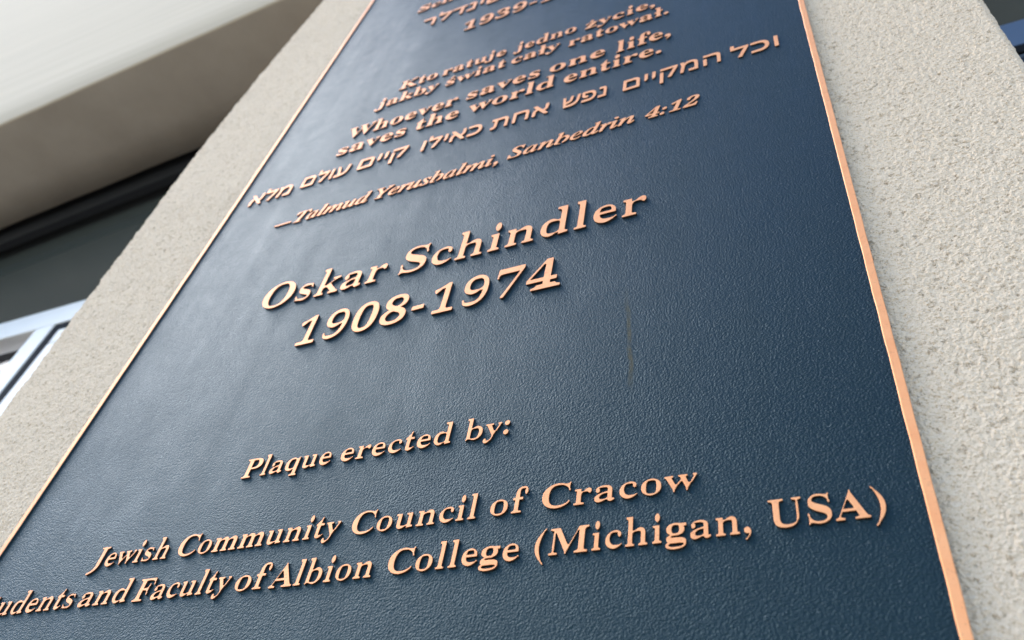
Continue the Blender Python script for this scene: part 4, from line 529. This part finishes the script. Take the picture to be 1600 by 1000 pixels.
    'ר': (542, ",e(C,r(A-W(A-c(G-g(S-g-5-^-z-J.O-4.l,v/$,U/4,-/>+O/B(v/B(f/?(a/9(_/-(_.?(a.+(j.!+`-{+x-u,1-l,A-`,M-P,V-9,Z,x,[(`,^(K"),
    'ש': (703, ")Z(C)l(A,$(A,v(I-G(V-t(k.=)(.])E.z)j/8*7/P*p/`+I/o,?0*.t0*/10$/>/t/B/3/B/&/?.}/9._,+.J+A.:*|.**d-_*;-/)y,U)i+p)c*f)c*Y)f*S)r*O*W*Y*a+O*{+|+4,E+N,c+r,u,?-$,p-8.x-6/9-//A-!/B,A/B,3/=,-/-+y-=+r,|+i,h+Z,S+C,B+&,6*M,%*E,)*@,3*%/9)|/?)p/B)//B(}/=(y/1(y.x)N(l)R(O"),
    'ת': (667, "(|(C)/(A)`(B)|(F*9(O*M([*_(l*w)9+()f+.*C+/-n+5-z+G-|,j-|-+-z-S-m-c-b-n-U-y-=.!,x.$(O.)(F.5(A.v(A/!(B/+(G//(S/0(h/0-$/--M/&-v.v.?.f.[.O.t.7/)-x/4-S/=-3/A)3/B)&/A(|/=(w/1(w.p(w.7(|.&)/-})p-|)x-y)|-r*!*W)y*+)j)n)S)d)!)a(v)Y(s)E(s([(u(K"),
}
STAIN_U, STAIN_V0, STAIN_V1 = 0.185, -0.207, -0.084
M['paint'] = paint_mat()
M['copper'] = copper_mat()

# ------------------------------------------------------------------ the ground
bm = bmesh.new()
g = 60.0
bm.faces.new([bm.verts.new((x, y, 0)) for x, y in ((-g, -g), (g, -g), (g, g), (-g, g))])
me = bpy.data.meshes.new('pavement')
bm.to_mesh(me)
bm.free()
link('pavement', me, M['pavement'], kind='structure')

# ------------------------------------------------------------------ the building
NF = -0.0065                                # front of the wall (the plaque's face is n = 0)
NB = -0.285                                # front of the window frames
facade = thing('building_facade', 'pale stucco house wall with two recessed windows, behind the dark plaque', 'building', P(0, -GZ, NF))


def pier_mesh(name, ul, ur, v0, v1, n_front, depth, fine_u, fine_v, rough_left=None, r=0.006):
    """front face with rounded hand-trowelled arrises and returns; rows and columns are dense where fine"""
    us = fine_u
    vs = fine_v
    # cross-section: left return, rounded arris, front, rounded arris, right return
    sec = []
    for d in (depth, depth * 0.5, 0.05, 0.025, 0.012):
        sec.append((0.0, -d))
    for k in range(1, 5):
        a = k / 5 * math.pi / 2
        sec.append((r - r * math.cos(a), -r + r * math.sin(a)))
    left = [(s, d if d < -r or s > 0 else d) for s, d in sec]
    pts = [('L', s, d) for s, d in left] + [('F', u, 0.0) for u in us] + [('R', s, d) for s, d in left[::-1]]
    nu, nv = len(pts), len(vs)
    co = np.zeros((nv, nu, 3))
    for j, v in enumerate(vs):
        a = rough_left(v) if rough_left else ul
        for i, (k, s, d) in enumerate(pts):
            if k == 'L':
                u = a + s
            elif k == 'R':
                u = ur - s
            else:
                t = (s - us[0]) / (us[-1] - us[0])
                # only the strip next to the edge follows it
                w = max(0.0, 1 - (s - us[0]) / 0.18)
                u = s + (a + r - us[0]) * w
            co[j, i] = (u, -(n_front + d), v + GZ)
    verts = co.reshape(-1, 3)
    j, i = np.meshgrid(np.arange(nv - 1), np.arange(nu - 1), indexing='ij')
    q = (j * nu + i).ravel()
    faces = np.stack([q, q + 1, q + nu + 1, q + nu], 1)
    me = bpy.data.meshes.new(name)
    me.vertices.add(len(verts))
    me.vertices.foreach_set('co', verts.ravel())
    me.loops.add(faces.size)
    me.loops.foreach_set('vertex_index', faces.ravel().astype(np.int32))
    me.polygons.add(len(faces))
    me.polygons.foreach_set('loop_start', np.arange(0, faces.size, 4, dtype=np.int32))
    me.update(calc_edges=True)
    me.polygons.foreach_set('use_smooth', np.ones(len(faces), bool))
    me.validate()
    return me


def seq(*segs):
    o = []
    for a, b, step in segs:
        n = max(1, int(round((b - a) / step)))
        o += [a + (b - a) * k / n for k in range(n)]
    o.append(segs[-1][1])
    return o


EDGE_V = [-2.2, -0.5, -0.09, 0.164, 0.498, 0.80, 1.10, 1.60, 3.2]
EDGE_U = [-0.505, -0.505, -0.509, -0.528, -0.550, -0.540, -0.512, -0.505, -0.505]


def smooth_edge(v):
    s = 0.0
    for k in range(-8, 9):
        s += float(np.interp(v + k * 0.05, EDGE_V, EDGE_U))
    return s / 17 + 0.002 * noise.noise(Vector((v * 14, 3.1, 0))) + 0.0022 * noise.noise(Vector((v * 75, 7.7, 0))) + 0.0018 * noise.noise(Vector((v * 190, 1.7, 0)))


UL, UR = -0.505, 0.4915
us = seq((UL + 0.006, -0.34, 0.0024), (-0.34, 0.34, 0.02), (0.34, UR - 0.006, 0.0013))
vs = seq((-GZ, -0.7, 0.05), (-0.7, -0.42, 0.004), (-0.42, 0.32, 0.0013), (0.32, 1.35, 0.0026), (1.35, 6.0, 0.05))
me = pier_mesh('wall_pier', UL, UR, -GZ, 6.0, NF, 0.275, us, vs, smooth_edge)
link('wall_pier', me, M['stucco'], facade, 'rough pale stucco pier between the two windows')
# the far jamb of the left window, outside the picture, shades and is mirrored in that window
UJ = -2.28
me = pier_mesh('wall_pier', -6.0, UJ, -GZ, 6.0, NF, 0.275,
               seq((-5.994, UJ - 0.006, 0.1)), seq((-GZ, 6.0, 0.1)))
link('wall_pier', me, M['stucco'], facade, 'rough pale stucco pier left of the white window')

# lintels over the two window openings: front face, underside, shutter slot
LV, LS = 1.172, 0.135                      # height of the lower edge at u = -1.07 and its slope


LP = 0.003                                 # the lintel's plaster stands a little proud


def lintel(name, u0, u1, top, label):
    bm = bmesh.new()
    nseg = 120
    rows = []
    n_rows = [(top, NF + LP), (None, NF + LP), (None, NF - 0.252), (None, NF - 0.252)]
    for k in range(nseg + 1):
        u = u0 + (u1 - u0) * k / nseg
        vb = LV + LS * (max(u, UJ) + 1.07) if u < 0 else LV + 0.1
        vb += 0.004 * noise.noise(Vector((u * 12, 1.3, 0)))
        ro = 0.006
        sec = [(top, NF + LP), (vb + 0.2, NF + LP), (vb + ro, NF + LP), (vb + ro * 0.3, NF + LP - ro * 0.3),
               (vb, NF + LP - ro), (vb, NF - 0.15), (vb, NF - 0.236), (top, NF - 0.236)]
        rows.append([bm.verts.new(P(u, v, n)) for v, n in sec])
    for a, b in zip(rows, rows[1:]):
        for i in range(len(a) - 1):
            f = bm.faces.new((a[i], a[i + 1], b[i + 1], b[i]))
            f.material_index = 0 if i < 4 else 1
            f.smooth = True
    me = bpy.data.meshes.new(name)
    bm.to_mesh(me)
    bm.free()
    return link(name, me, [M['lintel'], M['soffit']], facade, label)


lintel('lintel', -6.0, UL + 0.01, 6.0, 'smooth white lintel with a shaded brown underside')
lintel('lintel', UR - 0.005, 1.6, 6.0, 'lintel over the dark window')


def window(u0, u1, mull, top, label, left):
    lip = 0.013 if left else 0.0
    fr = boxes('window', ([
        (u0, u1, 0.589, top - lip, NB - 0.05, NB),                                # wide head rail
        (mull[0] + lip * 1.6, mull[1], -1.2, 0.589, NB - 0.05, NB),                     # mullion
        (u0, u0 + 0.05, -1.2, 0.589, NB - 0.05, NB),
        (u1 - 0.03, u1, -1.2, 0.589, NB - 0.05, NB),
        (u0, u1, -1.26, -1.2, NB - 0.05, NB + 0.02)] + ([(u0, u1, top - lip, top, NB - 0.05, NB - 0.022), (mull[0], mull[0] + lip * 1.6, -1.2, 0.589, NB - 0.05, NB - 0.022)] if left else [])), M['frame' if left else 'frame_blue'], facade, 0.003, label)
    return fr


def sub(name, items, mt, parent, bevel=0.0, label=None):
    o = boxes(name, items, mt, None, bevel, label)
    o.data.transform(Matrix.Translation(-facade.location))
    o.parent = parent
    return o


# left window: white head rail in sun and shade, mullion, black pane left, sash right
wl_ = window(UJ + 0.002, -0.50, (-1.253, -1.176), 0.668, 'white framed window beside the pier, head rail partly in sun', True)
sub('pane', [(UJ + 0.054, -1.255, -1.2, 0.575, NB - 0.035, NB - 0.030)], M['pane_low'], wl_)
sub('gasket', [(-1.1755, -0.535, 0.566, 0.588, NB - 0.045, NB - 0.002), (-1.1755, -1.151, -1.2, 0.5655, NB - 0.045, NB - 0.002)], M['gasket'], wl_)
sub('sash', [(-1.150, -0.56, 0.523, 0.565, NB - 0.04, NB - 0.001), (-1.150, -1.100, -1.15, 0.5225, NB - 0.04, NB - 0.001)], M['frame'], wl_, 0.003)
sub('pane', [(-1.099, -0.56, -1.15, 0.522, NB - 0.03, NB - 0.025)], M['pane_low'], wl_)
sub('transom_pane', [(UJ + 0.004, -0.51, 0.670, 1.40, NB - 0.03, NB - 0.02)], M['pane'], wl_)
# right window, in the pier's shade
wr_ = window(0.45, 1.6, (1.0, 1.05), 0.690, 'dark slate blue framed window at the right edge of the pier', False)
sub('gasket', [(0.485, 0.99, 0.592, 0.6125, NB + 0.0005, NB + 0.004)], M['gasket'], wr_)
sub('pane', [(0.482, 0.998, -1.2, 0.575, NB - 0.03, NB - 0.025)], M['pane_low'], wr_)
sub('transom_pane', [(0.482, 1.6, 0.694, 1.40, NB - 0.03, NB - 0.02)], M['pane'], wr_)
# roller-shutter slot between underside and transom
bm = bmesh.new()
rows = []
for k in range(41):
    u = UJ + 0.003 + (UL - UJ - 0.006) * k / 40
    vb = LV + LS * (u + 1.07)
    rows.append([bm.verts.new(P(u, vb + a, n)) for a, n in ((-0.052, NB + 0.002), (-0.052, NB + 0.022), (0.10, NB + 0.022), (0.10, NB + 0.002))])
for a, c in zip(rows, rows[1:]):
    for i in range(4):
        bm.faces.new((a[i], a[(i + 1) % 4], c[(i + 1) % 4], c[i]))
bm.faces.new(rows[0])
bm.faces.new(rows[-1][::-1])
bmesh.ops.recalc_face_normals(bm, faces=bm.faces)
me = bpy.data.meshes.new('shutter_slot')
bm.to_mesh(me)
bm.free()
link('shutter_slot', me, M['slot'], facade)

# ------------------------------------------------------------------ the plaque
PW, PT, PB = 0.35, 1.05, -0.60
RIM = 0.0052
plaque = thing('memorial_plaque', 'tall dark bronze plaque with raised copper lettering on the stucco pier', 'plaque', P(0, PB, 0))
FIELD = -0.0018                            # the field lies below rim and lettering
bm = bmesh.new()
boxes('backing_plate', [(-PW + 0.0008, PW - 0.0008, PB + 0.0008, PT - 0.0008, NF + LP, FIELD)], M['paint'], plaque)


def rim_mesh():
    """raised border, slightly uneven as cast, dark on its inner and outer sides"""
    bm = bmesh.new()
    b = 0.0004
    ring = []
    N = 220
    cs = [(-1, -1), (1, -1), (1, 1), (-1, 1)]
    path = []
    for k in range(4):
        a, c = cs[k], cs[(k + 1) % 4]
        for t in range(N):
            f = t / N
            path.append((a[0] + (c[0] - a[0]) * f, a[1] + (c[1] - a[1]) * f))
    hw, hh, vc = PW, (PT - PB) / 2, (PT + PB) / 2
    sec = [(0.0, FIELD - 0.012, 1), (0.0, -b, 0), (b, 0.0, 0), (RIM - b, 0.0, 0), (RIM, -b, 1), (RIM + 0.0006, FIELD - 0.0004, 1)]
    rows = []
    for (x, y) in path:
        row = []
        wob = 0.00035 * noise.noise(Vector((x * 18, y * 40, 2.0)))
        for (ins, n, mi) in sec:
            i2 = ins + (wob if ins > RIM * 0.5 else wob * 0.7)
            row.append(bm.verts.new(P(x * (hw - i2), vc + y * (hh - i2), n)))
        rows.append(row)
    for k in range(len(rows)):
        a, c = rows[k], rows[(k + 1) % len(rows)]
        for i in range(len(sec) - 1):
            f = bm.faces.new((a[i], c[i], c[i + 1], a[i + 1]))
            f.material_index = 1 if i in (0, 4) else 0
    bmesh.ops.recalc_face_normals(bm, faces=bm.faces)
    me = bpy.data.meshes.new('border_rim')
    bm.to_mesh(me)
    bm.free()
    return me


link('border_rim', rim_mesh(), [M['copper'], M['paint']], plaque, 'polished copper edge around the dark field')

B_ = len(ALPH)
AIDX = {c: i for i, c in enumerate(ALPH)}
_gl = {}


def glyph(key):
    if key not in _gl:
        adv, s = GLYPHS[key]
        loops = []
        for part in s.split(' '):
            v = [AIDX[part[i]] * B_ + AIDX[part[i + 1]] - 500 for i in range(0, len(part), 2)]
            loops.append(list(zip(v[0::2], v[1::2])))
        _gl[key] = (adv, loops)
    return _gl[key]


def word_loops(txt, prefix, u0, u1, v, em_y, em_x):
    x, loops = 0, []
    for ch in txt:
        adv, ls = glyph(prefix + ch)
        loops += [[(px + x, py) for px, py in l] for l in ls]
        x += adv
    lo = min(p[0] for l in loops for p in l)
    hi = max(p[0] for l in loops for p in l)
    if u0 is None:
        u0 = u1 - (hi - lo) * em_x / 1000
    if u1 is None:
        u1 = u0 + (hi - lo) * em_x / 1000
    k = (u1 - u0) / (hi - lo)
    return [[(u0 + (px - lo) * k, v + py * em_y / 1000) for px, py in l] for l in loops]


def raised_word(name, words, prefix, em_y, em_x, h, label):
    cu = bpy.data.curves.new('inscription', 'CURVE')
    cu.dimensions = '2D'
    cu.fill_mode = 'BOTH'
    h *= 0.58
    cu.extrude = h / 2
    cu.bevel_depth = 0.00016
    cu.bevel_resolution = 1
    cu.offset = -0.00016
    for (txt, u0, u1, v) in words:
        for l in word_loops(txt, prefix, u0, u1, v, em_y, em_x):
            s = cu.splines.new('POLY')
            s.points.add(len(l) - 1)
            s.points.foreach_set('co', [c for (px, py) in l for c in (px, py, 0, 1)])
            s.use_cyclic_u = True
    tmp = bpy.data.objects.new('inscription', cu)
    COL.objects.link(tmp)
    bpy.context.view_layer.update()
    me = bpy.data.meshes.new_from_object(tmp.evaluated_get(bpy.context.evaluated_depsgraph_get()))
    bpy.data.objects.remove(tmp)
    bpy.data.curves.remove(cu)
    me.name = name
    me.materials.clear()
    # local x,y,z -> wall u,v,n
    top = h / 2 + 0.00016
    me.transform(Matrix(((1, 0, 0, 0), (0, 0, -1, -(FIELD - 0.0003 + top)), (0, 1, 0, GZ), (0, 0, 0, 1))))
    for p in me.polygons:
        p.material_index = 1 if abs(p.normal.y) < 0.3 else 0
        p.use_smooth = False
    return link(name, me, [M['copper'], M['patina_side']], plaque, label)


R = lambda s: s[::-1]                      # Hebrew reads right to left
LINES = [
    # words (text, left, right, baseline), font, height, width, relief, label
    ([('Schindler', -0.212, -0.035, 0.745)], '', 0.036, 0.040, 0.0028, 'topmost raised copper line, cut by the upper edge'),
    ([(R('שינדלר'), -0.186, -0.045, 0.664), (R('אוסקר'), -0.02, 0.12, 0.664)], '', 0.048, 0.046, 0.0028, 'raised copper Hebrew name above the small dates'),
    ([('1939-1945', -0.098, 0.12, 0.585)], '', 0.046, 0.046, 0.0028, 'raised copper dates near the upper edge'),
    ([('Kto', -0.1642, -0.1065, .4445), ('ratuje', -.0984, -.0065, .443), ('jedno', .0056, .0897, .440), ('życie,', .102, .1906, .4345)],
     '', 0.034, 0.037, 0.0026, 'raised copper Polish sentence, first line'),
    ([('jakby', -.190, -.0965, .4060), ('świat', -.0845, -.001, .4050), ('cały', .0072, .0715, .4040), ('ratował.', .0838, .2073, .3990)],
     '', 0.034, 0.037, 0.0026, 'raised copper Polish sentence, second line'),
    ([('Whoever', -.2136, -.0547, .3395), ('saves', -.0417, .0535, .341), ('one', .0664, .1338, .340), ('life,', .1482, .2109, .3355)],
     '', 0.039, 0.0435, 0.0028, 'raised copper English sentence, first line'),
    ([('saves', -.2135, -.1165, .2995), ('the', -.1029, -.0455, .3015), ('world', -.0322, .0761, .3015), ('entire.', .0884, .2008, .2990)],
     '', 0.039, 0.0435, 0.0028, 'raised copper English sentence, second line'),
    ([(R('וכל'), .2725, .3185, .2305), (R('המקיים'), .1609, .2625, .2350), (R('נפש'), .0930, .1425, .2380), (R('אחת'), .0080, .0767, .2400),
      (R('כאילו'), -.0797, -.0036, .2415), (R('קיים'), -.166, -.1000, .2440), (R('עולם'), -.2461, -.1790, .2430), (R('מלא'), -.3219, -.2600, .2370)],
     '', 0.036, 0.036, 0.0024, 'raised copper Hebrew sentence spanning the plaque'),
    ([('-', -.2504, -.2275, .1580), ('Talmud', -.2235, -.1245, .1600), ('Yerushalmi,', -.1178, .0315, .1595), ('Sanhedrin', .0414, .1765, .1620), ('4:12', .1869, .2402, .1600)],
     'i', 0.0285, 0.0305, 0.0022, 'raised copper italic source line'),
    ([('Oskar', -.201, -.0585, .0005), ('Schindler', -.0417, .1930, .0015)], 'L', 0.0550, 0.0555, 0.0032, 'large raised copper name'),
    ([('1908-1974', -.1314, .1254, -.0705)], 'L', 0.0560, 0.0560, 0.0032, 'large raised copper dates under the name'),
    ([('Plaque', -.1183, -.0381, -.2212), ('erected', -.0293, .061, -.2212), ('by:', .0718, .1049, -.2218)], 'L', 0.0265, 0.0292, 0.0024, 'raised copper words ending in a colon'),
    ([('Jewish', -.2296, -.1556, -.2868), ('Community', -.1466, -.0085, -.2870), ('Council', .0017, .0934, -.2885), ('of', .1031, .1270, -.2885), ('Cracow', .1373, .2320, -.2888)],
     'L', 0.0255, 0.0285, 0.0024, 'raised copper line naming a council'),
    ([('Students', None, -.2269, -.3195), ('and', -.2195, -.1740, -.3200), ('Faculty', -.1670, -.0840, -.3208), ('of', -.0780, -.0525, -.3218), ('Albion', -.0490, .0282, -.3225), ('College', .0390, .1275, -.3223),
      ('(Michigan,', .1371, .2600, -.3218), ('USA)', .2696, .3267, -.3208)], 'L', 0.0255, 0.0285, 0.0024, 'lowest raised copper line with bracketed place'),
]
for words, pre, ey, ex, h, label in LINES:
    for w in words:
        raised_word('raised_dash' if w[0] == '-' else 'raised_date' if w[0][0] == '1' else 'raised_word', [w], pre, ey, ex, h, label)
